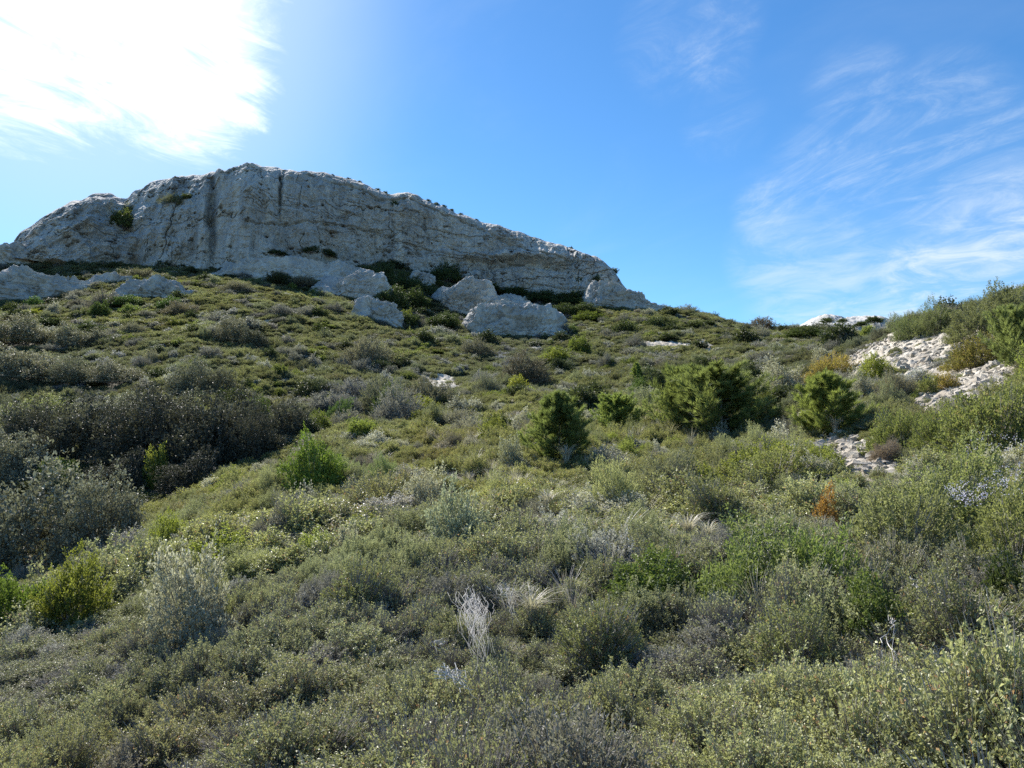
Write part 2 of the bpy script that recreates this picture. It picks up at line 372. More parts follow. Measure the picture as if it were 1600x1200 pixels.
U = np.linspace(22, 985, NU)
def cv(c, u): c = np.array(c, float); return pchip(c[:, 0], c[:, 1], np.asarray(u, float))
sk = cv(SKY, U); bs = cv(BASE, U) + 10; yb = cv(YB, U); setb = cv(RDG, U)
TOP = np.array([PT(a, b, y) for a, b, y in zip(U, sk, yb + setb)]); BOT = np.array([PT(a, b, y) for a, b, y in zip(U, bs, yb)])
t = np.linspace(0, 1, NW)[None, :, None]
left = np.clip((330 - U) / 120, 0, 1)[:, None]
tt = np.linspace(0, 1, NW)[None, :]
hs = (1 - left) * (0.35 * tt + 0.65 * tt**7) + left * (0.55 * tt + 0.45 * tt**4)      # how the face leans back
hz = (1 - left) * (1 - (1 - tt) ** 1.15) + left * tt
hz = tt ** 0.92
WX = BOT[:, None, 0] + (TOP[:, None, 0] - BOT[:, None, 0]) * hs
WY = BOT[:, None, 1] + (TOP[:, None, 1] - BOT[:, None, 1]) * hs
WZ = BOT[:, None, 2] + (TOP[:, None, 2] - BOT[:, None, 2]) * hz
UU = np.broadcast_to(U[:, None], WX.shape)
HH = TOP[:, None, 2] - BOT[:, None, 2]
PYc = bs[:, None] + (sk - bs)[:, None] * tt
WU = 5 * fbm(WX / 5, WZ / 5, 0, 3, 777); WP = 4 * fbm(WX / 5 + 40, WZ / 5, 0, 3, 778)
def bump(cx, cy, wx, wy): cx = cx + WU; cy = cy + WP; return np.exp(-((UU - cx) / wx) ** 2 - ((PYc - cy) / wy) ** 2)
x, z = WX, WZ
D = 1.6 * fbm(x / 24, z / 60, 0, 3, 11) + 0.8 * fbm(x / 15, z / 15, 0, 2, 12)
D += 1.2 * fbm(x / 6, z / 16, 0, 3, 21) * (1 + 0.9 * left) + 0.75 * fbm(x / 1.5, z / 14, 0, 4, 23) * (1 - left) + 1.6 * left * fbm(x / 4.5, z / 4.5, 0, 3, 24)
rid = 1.0 - np.abs(fbm(x / 7 + 0.3 * vn(x / 9, z / 9, 0, 5), z / 18, 0, 3, 31)) * 2
D += 0.6 * rid * (0.4 + 1.4 * left)
def crack(sx, sz, seed, wid, dep): return -dep * np.exp(-(fbm(x / sx, z / sz, 0, 2, seed) / wid) ** 2)
gate = lambda sx, sz, sd: np.clip(vn(x / sx, z / sz, 0, sd) * 2.2 + 0.1, 0, 1)
x0_, z0_ = x, z
x = x0_ + 0.9 * fbm(x0_ / 1.6, z0_ / 1.6, 0, 3, 44); z = z0_ + 0.9 * fbm(x0_ / 1.6 + 7, z0_ / 1.6, 0, 3, 45)
D += crack(8, 60, 41, 0.03, 1.0) * gate(14, 12, 42) + crack(70, 5, 43, 0.035, 0.8) * gate(16, 6, 48) + crack(4, 14, 47, 0.05, 0.5) * gate(6, 9, 49)
D -= 0.55 * np.exp(-(fbm(x / 2.4, z / 20, 0, 3, 141) / 0.05) ** 2) * gate(7, 10, 142) + 0.5 * np.exp(-(fbm(x / 16, z / 1.6, 0, 3, 143) / 0.06) ** 2) * gate(8, 4, 144)
fct = fbm(x / 3.2, z / 6, 0, 2, 145); D += 0.5 * np.floor(fct * 5) / 5 * 1.6
x, z = x0_, z0_
zb = z / 2.6 + 0.6 * vn(x / 14, z / 14, 0, 51) + x * 0.055                       # beds dip to the right
fr = zb - np.floor(zb)
D += 0.35 * (_h(np.floor(zb), np.floor(x / 11 + vn(x / 20, z / 20, 0, 9)), np.zeros_like(x), 61)) * (0.5 + 0.5 * (vn(x / 9, z / 9, 0, 63) > -0.1)) - 0.35 * np.exp(-(np.minimum(fr, 1 - fr) / 0.07) ** 2) * np.clip(vn(x / 5, z / 5, 0, 64) * 2.5 - 0.4, 0, 1)
blk = fbm(x / 2.2, z / 2.2, 0, 4, 71); D += 0.60 * blk * (0.7 + 2.0 * left) + 0.34 * fbm(x / 0.7, z / 0.7, 0, 3, 81)
hole = fbm(x / 1.8, z / 1.0, 0, 3, 91); D -= 1.0 * np.clip(hole - 0.66, 0, 1) * 4
# big forms read from the photograph: buttresses, the deep gully, domes, the low overhang
pyl = np.interp(UU, U, sk) + 24 + 5 * vn(x / 12, 0 * z, 0, 151)
D -= 0.8 * np.exp(-((PYc + WP * 0.9 - pyl) / 2.0) ** 2) * (1 - left) * np.clip(vn(x / 9, 0 * z, 0, 152) * 2 + 0.9, 0, 1); D -= 0.3 * (1 - left) / (1 + np.exp(-(PYc - pyl) / 1.5))
pyl2 = np.interp(UU, U, sk) * 0.35 + np.interp(UU, U, bs) * 0.65 - 6; D -= 0.9 * np.exp(-((PYc + WP * 0.6 - pyl2) / 1.6) ** 2) * (UU > 380) * np.clip(vn(x / 11, 0 * z, 0, 153) * 2 + 0.3, 0, 1)
D += 6.0 * bump(382, 330, 34, 90) + 3.0 * bump(340, 285, 10, 20) - 4.5 * bump(328, 360, 8, 55) - 4.0 * bump(334, 300, 6, 35)
D += 3.5 * bump(265, 370, 50, 45) - 3.0 * bump(196, 372, 14, 60) - 4.5 * bump(212, 412, 9, 12) - 2.0 * bump(185, 408, 9, 9)
D += 2.0 * bump(120, 360, 30, 40) - 1.5 * bump(160, 350, 10, 40) + 2 * bump(475, 330, 35, 80) - 2.6 * bump(434, 310, 2.5, 40) - 1.2 * bump(668, 355, 3, 30)
D -= 2.6 * bump(810, 421, 70, 5) + 1.4 * bump(770, 414, 50, 3); D += 1.5 * bump(800, 407, 90, 6)
D -= 1.5 * bump(600, 300, 20, 6)
fade = np.clip(tt / 0.03, 0, 1) * 1.0
D *= fade
D *= 0.25 + 0.75 * np.clip((1 - tt) / 0.10, 0, 1)
nrm = np.hypot(WX, WY); WX2 = WX - WX / nrm * D; WY2 = WY - WY / nrm * D
WZ2 = WZ + 0.3 * vn(x / 1.6, z / 1.6, 0, 101) * tt + 0.4 * (vn(x / 5, 0 * z, 0, 103) + 0.6 * vn(x / 1.8, 0 * z, 0, 104)) * tt**8 * (0.5 + 1.6 * left)
# top and back of the massif
bt = np.linspace(0, 1, NB)[None, 1:]
ed = np.clip(np.minimum(U - 22, 985 - U) / 60, 0, 1)[:, None]
dep = 4 + 60 * ed
lastx, lasty, lastz = WX2[:, -1:], WY2[:, -1:], WZ2[:, -1:]
rn = np.hypot(lastx, lasty)
BX = lastx + lastx / rn * dep * bt; BY = lasty + lasty / rn * dep * bt
gb = G(BX, BY) - 2
BZ = lastz - (lastz - gb) * bt ** 1.6 - 0.3 * bt * dep * 0.1 - 0.35 * np.abs(fbm(BX / 4, BY / 4, 0, 3, 105)) * np.clip(bt * 6, 0, 1)
CX = np.concatenate([WX2, BX], 1); CY = np.concatenate([WY2, BY], 1); CZ = np.concatenate([WZ2, BZ], 1)
CV = np.stack([CX, CY, CZ], -1)
me = mk_mesh('cliff', CV.reshape(-1, 3), grid_faces(NU, CV.shape[1])[:, ::-1], [M['cliff']])
obj('cliff', me, kind='structure', label='long grey limestone cliff crowning the hill')
def cliff_point(px, py):
    """a point on the cliff face for a ledge plant"""
    i = int(np.clip((px - 22) / (985 - 22) * (NU - 1), 0, NU - 1))
    X, Y = project(CV[i, :NW]); k = int(np.argmin(np.abs(Y - py))); return CV[i, k]

# ------------------------------------------------------------------ rock outcrops below the cliff
def outcrop(cx, by, wpx, hpx, label, seed, dep=0.7, lean=0.0, sq=3.0, cat='rock outcrop', dist=None, group='limestone outcrops below the cliff'):
    gx, gy, gz = hit(cx, by, 60 if dist is None else dist * 0.9, 260)
    sc = gy / 1142
    W, H = wpx * sc * 1.28, hpx * sc * 1.48
    nu, nv = 190, 90
    a = np.linspace(-math.pi, math.pi, nu, endpoint=False)[:, None]; e = np.linspace(-0.25, math.pi / 2, nv)[None, :]
    def sp(v, p): return np.sign(v) * np.abs(v) ** (2 / p)
    ux, uy, uz = np.sin(a) * np.cos(e), -np.cos(a) * np.cos(e), np.sin(e) + 0 * a
    rk = np.random.default_rng(seed + 40); Rk = np.full(ux.shape, 1.25)
    pl = [((0, -1, 0.30), 0.80), ((0.12, 0.15, 1), 0.86), ((-1, -0.2, 0.35), 0.92), ((1, -0.1, 0.5), 0.92), ((0, 1, 0.2), 0.9)]
    for q in range(13): pl.append(((rk.normal(), -abs(rk.normal()) * 0.9, rk.normal() * 0.5 + 0.5), rk.uniform(0.84, 1.04)))
    for nq, dq in pl:
        nq = np.array(nq, float); nq /= np.linalg.norm(nq); dt = ux * nq[0] + uy * nq[1] + uz * nq[2]
        Rk = np.minimum(Rk, np.where(dt > 0.05, dq / np.maximum(dt, 0.05), 9))
    X = ux * Rk * W / 2; Y = uy * Rk * W * dep / 2; Z = uz * Rk * H * (1 + lean * ux)
    n = np.stack([ux / W, uy / (W * dep), uz / H * 0.5], -1); n /= np.linalg.norm(n, axis=-1, keepdims=True) + 1e-9
    k = max(0.45, min(1.0, H / 6)); o = seed * 17.3
    d = 0.07 * H * fbm(X / (5 * k) + o, Z / (7 * k), Y / 6, 3, seed)
    d += -0.45 * k * np.exp(-(fbm(X / 7, Z / 1.5 + X * 0.05, Y / 7, 3, seed + 27) / 0.05) ** 2) + 0.6 * k * fbm(X / 1.9 + o, Z / 3.0, Y / 1.9, 4, seed + 5) + 0.9 * k * np.floor(3 * fbm(X / 4.5 + o, Z / 3, Y / 4, 2, seed + 15)) / 3
    zb = (Z + 0.5 * vn(X / 4, Y / 4, 0, seed)) / 1.7 + X * 0.09; fr = zb - np.floor(zb)
    d += 0.22 * k * _h(np.floor(zb), np.floor(X / 5), np.zeros_like(X), seed) - 0.3 * k * np.exp(-(np.minimum(fr, 1 - fr) / 0.07) ** 2) * np.clip(vn(X / 3, Z / 3, Y / 3, seed) * 2, 0, 1)
    d -= 0.7 * k * np.exp(-(fbm(X / 3 + o + 0.5 * fbm(X, Z, Y, 3, seed), Z / 22, Y / 5, 3, seed + 9) / 0.035) ** 2) * np.clip(vn(X / 3, Z / 4, Y / 3, seed + 3) * 2 + 0.3, 0, 1)
    d += 0.36 * fbm(X / 0.7, Z / 0.7, Y / 0.7, 3, seed + 7)
    P = np.stack([X, Y + 0 * X, Z + 0 * X], -1) + n * d[..., None]
    me = mk_mesh('outcrop', P.reshape(-1, 3), grid_faces(nu, nv, True), [M['rock']])
    o_ = obj('rock_outcrop', me, label=label, category=cat, group=group)
    o_.location = (gx, gy + W * dep * 0.35, gz - 0.20 * H); o_.rotation_euler = (0, 0, -math.atan2(gx, gy))
    return o_
outcrop(455, 434, 245, 42, 'long low rock slab at the foot of the cliff under the summit', 1, 0.5, -0.05)
outcrop(790, 474, 80, 20, 'rock rib joining the pale bluff to the square-faced bluff', 21, 0.6, -0.2)
outcrop(548, 462, 105, 46, 'rounded rock bluff below the right end of the long slab', 2, 0.6, 0.0, 2.6)
outcrop(584, 500, 76, 38, 'blocky boulder lowest on the left edge of the dark hollow', 3, 0.6, -0.1, 3.2)
outcrop(655, 441, 46, 24, 'smallest pale rock hemmed in by dark bushes at the cliff foot', 4, 0.5, 0.0, 2.5)
outcrop(722, 490, 118, 56, 'pale bluff in the dark hollow with a ridge running up to its right', 5, 0.5, 0.15, 2.7)
outcrop(806, 521, 150, 56, 'broad square-faced rock bluff lowest below the middle of the cliff', 6, 0.45, -0.1, 3.4)
outcrop(850, 505, 75, 30, 'low sloping rock shoulder on the right of the square-faced bluff', 12, 0.5, -0.3, 2.6)
outcrop(985, 481, 125, 36, 'tapering rock ledge at the right tip of the cliff on the skyline', 7, 0.35, -0.55, 2.6)
outcrop(70, 466, 190, 50, 'wide pale rock band low on the far left', 8, 0.3, -0.05, 3.0)
outcrop(5, 412, 76, 38, 'rock knob touching the left edge of the photo beside the cliff tip', 9, 0.5, -0.15, 2.8)
outcrop(243, 463, 110, 36, 'low pale rock mound below the left cliff overhang', 10, 0.45, 0.0, 2.5)
outcrop(178, 440, 70, 16, 'thin rock ledge between the wide pale band and the low mound', 11, 0.4, 0.0, 2.5)
# bare limestone crest far behind the saddle
nu, nv = 160, 60
a = np.linspace(0, 1, nu)[:, None]; e = np.linspace(0, 1, nv)[None, :]
hx = PT(1215, 506, 260)[0] + (PT(1440, 506, 260)[0] - PT(1215, 506, 260)[0]) * a
topz = cv([(1215, 516), (1262, 505), (1282, 494), (1305, 489), (1330, 492), (1352, 488), (1372, 493), (1400, 503), (1440, 515)], (1215 + 225 * a[:, 0]))
tz = np.array([PT(0, p, 260)[2] for p in topz])[:, None]
g0 = 26.0
HXg = hx + 0 * e; HYg = 235 + 60 * e + 0 * a; HZg = g0 + (tz - g0) * np.sin(np.pi * np.clip(e * 0.9 + 0.02, 0, 1)) ** 0.7 * 1.0
HZg = HZg + 1.0 * fbm(HXg / 7, HYg / 7, 0, 4, 201) * np.sin(np.pi * e) + 0.4 * fbm(HXg / 1.5, HYg / 1.5, 0, 3, 203)
far_me = mk_mesh('far_hill', np.stack([HXg, HYg, HZg], -1).reshape(-1, 3), grid_faces(nu, nv), [M['rock']])
obj('far_hill', far_me, kind='structure', label='small bare limestone hill behind the saddle')

# ------------------------------------------------------------------ bare stony patches
# (photo x, y, half width, half height, slant) of ground where no scrub grows
PATCH = [(1450, 547, 122, 38, -0.15), (1520, 592, 84, 34, -0.35), (1335, 702, 72, 30, 0.1), (1500, 505, 70, 12, -0.35), (1390, 560, 60, 26, -0.3), (1270, 662, 30, 16, 0.4)]
SMALL = [(690, 592, 30, 12, 0.3), (1040, 536, 55, 4, 0.05), (1100, 538, 12, 10, 0.6), (420, 500, 10, 3, 0), (835, 542, 14, 3, 0)]
def in_patch(px, py, grow=1.0, lst=None):
    m = np.zeros(np.shape(px), bool)
    for cx, cy, hw, hh, sl in (lst or PATCH + SMALL):
        dx = px - cx; dy = py - cy - sl * dx
        m |= (dx / (hw * grow)) ** 2 + (dy / (hh * grow)) ** 2 < 1
    return m
def patch_depth(px, py, lst):
    m = np.full(np.shape(px), -9.0)
    for cx, cy, hw, hh, sl in lst:
        dx = px - cx; dy = py - cy - sl * dx
        m = np.maximum(m, 1 - np.sqrt((dx / hw) ** 2 + (dy / hh) ** 2))
    return m
def stone_sheet(name, u0, u1, y0, y1, nu, nv, lst, label, rough):
    u = np.linspace(u0, u1, nu)[:, None]; Y = np.exp(np.linspace(math.log(y0), math.log(y1), nv))[None, :]
    X = u * Y; YY = Y + 0 * X; Z = G(X, YY)
    px, py = project(np.stack([X, YY, Z + 0.2], -1).reshape(-1, 3)); d = patch_depth(px, py, lst).reshape(X.shape)
    d = d + 0.25 * fbm(X / 1.5, YY / 1.5, 0, 3, 301)
    h = 0.12 * np.clip(d, -3, 0.2) * 2 + 0.03
    k = np.clip(d * 3 + 0.3, 0, 1)
    r = rough * (0.45 * np.abs(fbm(X / 1.7, YY / 1.7, 0, 5, 311)) + 0.25 * (fbm(X / .5, YY / .5, 0, 4, 313)) + 0.5 * np.clip(fbm(X / .35, YY / .35, Z / .35, 2, 317), -0.2, 1))
    Zn = Z + h + r * k
    f = grid_faces(nu, nv)[:, ::-1]
    keep = (d.ravel()[f] > -0.7).any(1)
    me = mk_mesh(name, np.stack([X, YY, Zn], -1).reshape(-1, 3), f[keep], [M['scree']])
    return obj(name, me, kind='structure', label=label)
stone_sheet('scree_slope', 0.40, 0.78, 14, 60, 420, 420, PATCH, 'white limestone scree with a worn path on the right', 0.24)
stone_sheet('bare_rock_ground', -0.36, 0.30, 45, 125, 420, 220, SMALL, 'small bare white ground patches on the slope', 0.3)

# loose stones
def stone_mesh(seed):
    r = np.random.default_rng(seed); n1, n2 = 7, 5
    a = np.linspace(0, 2 * math.pi, n1, endpoint=False)[:, None]; e = np.linspace(-1.4, 1.4, n2)[None, :]
    q = 1 + r.uniform(-0.3, 0.25, (n1, n2))
    P = np.stack([np.cos(a) * np.cos(e) * q, np.sin(a) * np.cos(e) * q * 0.8, np.sin(e) * q * 0.55 + 0 * a], -1)
    return mk_mesh('stone', P.reshape(-1, 3) * 0.5, grid_faces(n1, n2, True)[:, ::-1], [M['scree']])

# ------------------------------------------------------------------ plant geometry
def leaves_geo(P, Dn, N, L, Wd, fold=0.25, tip=0.62):
    """folded four-cornered leaves: base, side, tip, side"""
    Dn = Dn / (np.linalg.norm(Dn, axis=1, keepdims=True) + 1e-9)
    Sd = np.cross(Dn, N); Sd /= np.linalg.norm(Sd, axis=1, keepdims=True) + 1e-9
    Nn = np.cross(Sd, Dn)
    L = np.broadcast_to(np.asarray(L, float).reshape(-1, 1), (len(P), 1)); Wd = np.broadcast_to(np.asarray(Wd, float).reshape(-1, 1), (len(P), 1))
    m = P + Dn * L * tip * 0.85
    v = np.stack([P, m + Sd * Wd / 2 + Nn * Wd * fold, P + Dn * L, m - Sd * Wd / 2 + Nn * Wd * fold], 1)
    f = np.arange(len(P) * 4).reshape(-1, 4)
    return v.reshape(-1, 3), f
def twigs_geo(A, B, ra, rb):
    n = len(A); d = B - A; d /= np.linalg.norm(d, axis=1, keepdims=True) + 1e-9
    h = np.tile([0.3, 0.9, 0.31], (n, 1)); s = np.cross(d, h); s /= np.linalg.norm(s, axis=1, keepdims=True) + 1e-9; q = np.cross(d, s)
    ra = np.broadcast_to(np.asarray(ra, float).reshape(-1, 1), (n, 1)); rb = np.broadcast_to(np.asarray(rb, float).reshape(-1, 1), (n, 1))
    vs = []
    for P, r in ((A, ra), (B, rb)):
        for k in range(3):
            c_, s_ = math.cos(k * 2.094), math.sin(k * 2.094); vs.append(P + r * (s * c_ + q * s_))
    v = np.stack(vs, 1).reshape(-1, 3); b = (np.arange(n) * 6)[:, None]
    f = np.concatenate([b + np.array([[k, (k + 1) % 3, 3 + (k + 1) % 3, 3 + k]]) for k in range(3)], 0)
    return v, f
def unit(n, r): v = r.normal(size=(n, 3)); return v / np.linalg.norm(v, axis=1, keepdims=True)

KIND = {  # material, leaf width/length, height/width, upright 0..1, LAI, cluster, lobes, twig amount, tip spread, shape power
    'kermes':   dict(mat='kermes', wl=0.62, hw=0.62, up=0.25, lai=2.3, cl=9, lobe=0.20, tw=3.0),
    'heath':    dict(mat='heath', wl=0.40, hw=0.55, up=0.55, lai=2.2, cl=12, lobe=0.16, tw=0.8),
    'rosemary': dict(mat='rosemary', wl=0.22, hw=0.75, up=0.75, lai=2.2, cl=16, lobe=0.22, tw=0.7),
    'silver':   dict(mat='silver', wl=0.5, hw=0.75, up=0.35, lai=3.0, cl=9, lobe=0.26, tw=0.7),
    'glossy':   dict(mat='glossy', wl=0.55, hw=0.66, up=0.12, lai=3.0, cl=7, lobe=0.25, tw=0.4),
    'dark':     dict(mat='dark', wl=0.55, hw=0.70, up=0.15, lai=3.6, cl=10, lobe=0.20, tw=0.3),
    'bright':   dict(mat='bright', wl=0.5, hw=0.72, up=0.25, lai=3.4, cl=12, lobe=0.20, tw=0.3),
    'laurel':   dict(mat='laurel', wl=0.36, hw=0.75, up=0.55, lai=2.4, cl=10, lobe=0.25, tw=0.5),
    'grey':     dict(mat='grey', wl=0.22, hw=0.68, up=0.6, lai=2.2, cl=12, lobe=0.20, tw=1.6),
    'twiggy':   dict(mat='kermes', wl=0.6, hw=0.6, up=0.35, lai=0.8, cl=5, lobe=0.2, tw=6.0),
    'rust':     dict(mat='rust', wl=0.55, hw=1.4, up=0.7, lai=2.0, cl=8, lobe=0.25, tw=0.5),
}
def shrub_geo(kind, rel, seed, cap=17000):
    """a plant one unit wide standing on z=0; rel = leaf length in plant widths"""
    K = KIND[kind]; r = np.random.default_rng(seed)
    H = K['hw']; L = rel; W = rel * K['wl']
    want = K['lai'] * 1.9 * (0.6 + H * 0.6) / (L * W * 0.55); wl = K['wl']
    if want > cap:                                                               # too many leaves: fewer, broader ones
        q = want / cap; g = min(q, 0.5 / wl) if wl < 0.5 else 1.0; wl *= g; L *= math.sqrt(q / g); W = L * wl
    n = int(min(cap, want)); ncl = max(20, n // K['cl']); n = ncl * K['cl']
    d = unit(ncl, r); d[:, 2] = np.abs(d[:, 2]) * 1.0 - 0.18 * r.random(ncl); d /= np.linalg.norm(d, axis=1, keepdims=True)
    o = seed * 3.7
    rad = 1 + K['lobe'] * 1.6 * vn(d[:, 0] * 2 + o, d[:, 1] * 2, d[:, 2] * 2, seed) + K['lobe'] * 1.1 * vn(d[:, 0] * 5 + o, d[:, 1] * 5, d[:, 2] * 5, seed + 1)
    rr = rad * (1 - 0.38 * r.random(ncl) ** 1.6 + 0.06 * r.normal(size=ncl))
    C = d * rr[:, None] * np.array([0.5, 0.5, H * 0.92]); C[:, 2] = np.maximum(C[:, 2], 0.02) 
    out = d * np.array([1, 1, 0.8]) + np.array([0, 0, K['up'] * 1.6]); out += 0.35 * r.normal(size=out.shape); out /= np.linalg.norm(out, axis=1, keepdims=True)
    sl = L * (1.2 + 0.11 * K['cl'])                                              # length of the shoot that carries a cluster
    tpos = np.tile(np.linspace(-0.75, 0.25, K['cl']), ncl); ci = np.repeat(np.arange(ncl), K['cl'])
    P = C[ci] + out[ci] * (tpos * sl)[:, None] + r.normal(size=(n, 3)) * L * 0.28
    side = unit(n, r); Dn = out[ci] * (0.55 + 0.5 * K['up']) + side * 0.9
    N = unit(n, r) * 0.8 + np.array([0, 0, 0.7])
    LL = L * r.uniform(0.65, 1.2, n)
    lv, lf = leaves_geo(P, Dn, N, LL, LL * wl)
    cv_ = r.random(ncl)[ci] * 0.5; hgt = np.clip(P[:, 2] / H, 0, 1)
    if kind in ('silver', 'glossy'): val = np.clip(0.15 * r.random(n) + 0.9 * np.clip(tpos + 0.35, 0, 1) * (0.3 + 0.8 * hgt) + 0.3 * cv_, 0, 1)  # glossy kind: sheen on tops and shoot tips painted as paler colour
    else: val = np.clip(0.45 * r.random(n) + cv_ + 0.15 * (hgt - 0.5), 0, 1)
    kk = np.where(r.random(n) < 0.5, r.random(n), r.random(ncl)[ci])
    # twigs: from the stool up to shoots, and bare tips
    nt = int(np.clip(ncl * 0.35 * K['tw'], 14, 2200)); si = r.integers(0, ncl, nt)
    A = C[si] * r.uniform(0.35, 0.8, nt)[:, None]; B = C[si] + out[si] * sl * r.uniform(0.1, 1.0, nt)[:, None] + r.normal(size=(nt, 3)) * 0.02
    tr = max(L * 0.06, 0.0030) if kind != 'glossy' else 0.0015
    ns = 12; A2 = np.zeros((ns, 3)) + r.normal(size=(ns, 3)) * [0.04, 0.04, 0]; A2[:, 2] = -0.06; q = r.integers(0, ncl, ns); B2 = C[q] * 0.8
    tv, tf = twigs_geo(np.concatenate([A, A2]), np.concatenate([B, B2]), np.concatenate([np.full(nt, tr), np.full(ns, 0.009)]), np.concatenate([np.full(nt, tr * 0.5), np.full(ns, 0.003)]))
    tvv = np.repeat(r.random(nt + ns), 6)
    return (lv, lf, np.repeat(val, 4), np.repeat(kk, 4)), (tv, tf, tvv)
def pine_geo(rel, seed, wide=0.5, open_=0.0):
    """young pine one unit tall: whorled boughs ending in tufts of needles"""
    r = np.random.default_rng(seed); tufts = []; dirs = []; ta = []; tb = []; rad = []
    for w_ in range(13):
        h = 0.04 + 0.9 * (w_ / 12.5) ** 0.95; nb = r.integers(4, 7); a0 = r.random() * 6.28
        for b in range(nb):
            a = a0 + b * 6.283 / nb + r.normal() * 0.2; ln = wide * (1 - h) ** (0.75 if wide < 0.5 else 0.5) * r.uniform(0.5, 1.25) + 0.05
            if r.random() < 0.14: continue
            p0 = np.array([0, 0, h]); pr = p0; segs = 7
            for s in range(1, segs + 1):
                f = s / segs; p = p0 + np.array([math.cos(a) * ln * f, math.sin(a) * ln * f, ln * (0.12 * f + 0.38 * f * f)]) + r.normal(size=3) * 0.008
                ta.append(pr); tb.append(p); rad.append(0.009 * (1 - 0.75 * f) * (1.1 - h)); d = p - pr; d /= np.linalg.norm(d) + 1e-9
                if f > 0.25:
                    tufts.append(p); dirs.append(d + [0, 0, 0.35])
                    for q in range(2 if ln > 0.12 else 1):
                        e = np.array([-d[1], d[0], 0.25]) * (1 if q else -1) * r.uniform(0.4, 1) + d * 0.8; e /= np.linalg.norm(e)
                        l2 = ln * 0.28 * r.uniform(0.6, 1.1); p2 = p + e * l2; ta.append(p); tb.append(p2); rad.append(0.003); tufts.append(p2); dirs.append(e + [0, 0, 0.45]); tufts.append(p + e * l2 * 0.5); dirs.append(e + [0, 0, 0.3])
                pr = p
    for k in range(8): tufts.append([0, 0, 0.88 + 0.02 * k]); dirs.append([r.normal() * 0.3, r.normal() * 0.3, 1])
    for q in range(3 if wide > 0.5 else 1):                                    # extra leaders beside the main one
        a = r.random() * 6.28; rr0 = wide * r.uniform(0.35, 0.7); hb = r.uniform(0.3, 0.5); ht = r.uniform(0.7, 0.95)
        for k in range(14):
            f = k / 13; p = np.array([math.cos(a) * rr0, math.sin(a) * rr0, hb + (ht - hb) * f]) + r.normal(size=3) * 0.012
            for j in range(5):
                b = r.random() * 6.28; l2 = 0.15 * (1 - f) + 0.03; e = np.array([math.cos(b), math.sin(b), 0.7]); p2 = p + e * l2
                ta.append(p); tb.append(p2); rad.append(0.003); tufts.append(p2); dirs.append(e); tufts.append(p + e * l2 * 0.5); dirs.append(e)
        ta.append([math.cos(a) * rr0 * 0.2, math.sin(a) * rr0 * 0.2, 0.12]); tb.append([math.cos(a) * rr0, math.sin(a) * rr0, hb]); rad.append(0.01)
        ta.append([math.cos(a) * rr0, math.sin(a) * rr0, hb]); tb.append([math.cos(a) * rr0, math.sin(a) * rr0, ht]); rad.append(0.007)
    Tp = np.array(tufts); Td = np.array(dirs); Td /= np.linalg.norm(Td, axis=1, keepdims=True)
    k = int(np.clip(0.22 / rel, 12, 34)); ci = np.repeat(np.arange(len(Tp)), k); n = len(ci)
    Dn = Td[ci] * 1.0 + unit(n, r) * 0.6; P = Tp[ci] - Td[ci] * (r.random(n) * 0.05)[:, None]
    LL = r.uniform(0.05, 0.11, n)
    lv, lf = leaves_geo(P, Dn, unit(n, r), LL, np.full(n, rel), 0.1, 0.5)
    val = np.clip(r.random(len(Tp))[ci] * 0.5 + 0.5 * r.random(n), 0, 1)
    ta.append([0, 0, -0.05]); tb.append([0, 0, 0.5]); rad.append(0.022); ta.append([0, 0, 0.5]); tb.append([0, 0, 0.96]); rad.append(0.012)
    tv, tf = twigs_geo(np.array(ta, float), np.array(tb, float), np.array(rad), np.array(rad) * 0.7)
    return (lv, lf, np.repeat(val, 4), np.repeat(r.random(n), 4)), (tv, tf, np.repeat(r.random(len(ta)), 6) * 0.6)
def tuft_geo(seed, n=110, wd=0.010, droop=1.0, spread=0.5, segs=5):
    """fountain of dry blades one unit long"""
    r = np.random.default_rng(seed); V_, F_, A_ = [], [], []
    for b in range(n):
        a = r.random() * 6.283; l = r.uniform(0.55, 1.1); out = np.array([math.cos(a), math.sin(a), 0.0]); sp = spread * r.uniform(0.3, 1.2)
        base = out * r.random() * 0.07; side = np.array([-out[1], out[0], 0]); w0 = wd * r.uniform(0.6, 1.2)
        st = len(V_); v_ = r.random()
        for s in range(segs + 1):
            f = s / segs; p = base + out * (sp * f * (0.4 + f)) * l + np.array([0, 0, l * (f * 1.0 - droop * 0.55 * f * f)]) + r.normal(size=3) * 0.006
            ww = w0 * (1 - 0.8 * f); V_ += [p - side * ww, p + side * ww]; A_ += [v_, v_]
            if s: k = st + 2 * s; F_.append([k - 2, k - 1, k + 1, k])
    return np.array(V_), np.array(F_), np.array(A_)

_pc = {}
def parts_meshes(kind, rel, seed):
    rel = 2 ** (round(math.log2(rel) * 2) / 2); key = (kind, rel, seed)
    if key not in _pc:
        if kind == 'pine':
            (lv, lf, a, k), (tv, tf, ta) = pine_geo(rel, seed, 0.36 + 0.06 * (seed % 3)); mat = 'pine'
        elif kind == 'pinewide':
            (lv, lf, a, k), (tv, tf, ta) = pine_geo(rel, seed, 0.62); mat = 'pine'
        else:
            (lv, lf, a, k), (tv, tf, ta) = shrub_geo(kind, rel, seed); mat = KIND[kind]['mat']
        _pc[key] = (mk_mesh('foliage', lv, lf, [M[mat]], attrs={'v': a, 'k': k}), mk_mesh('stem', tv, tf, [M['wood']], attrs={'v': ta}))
    return _pc[key]
PXM = 1 / 731.0
def lum_rel(Y, width, real): return float(np.clip(max(real, 1.5 * Y * PXM) / width, 0.012, 0.16))
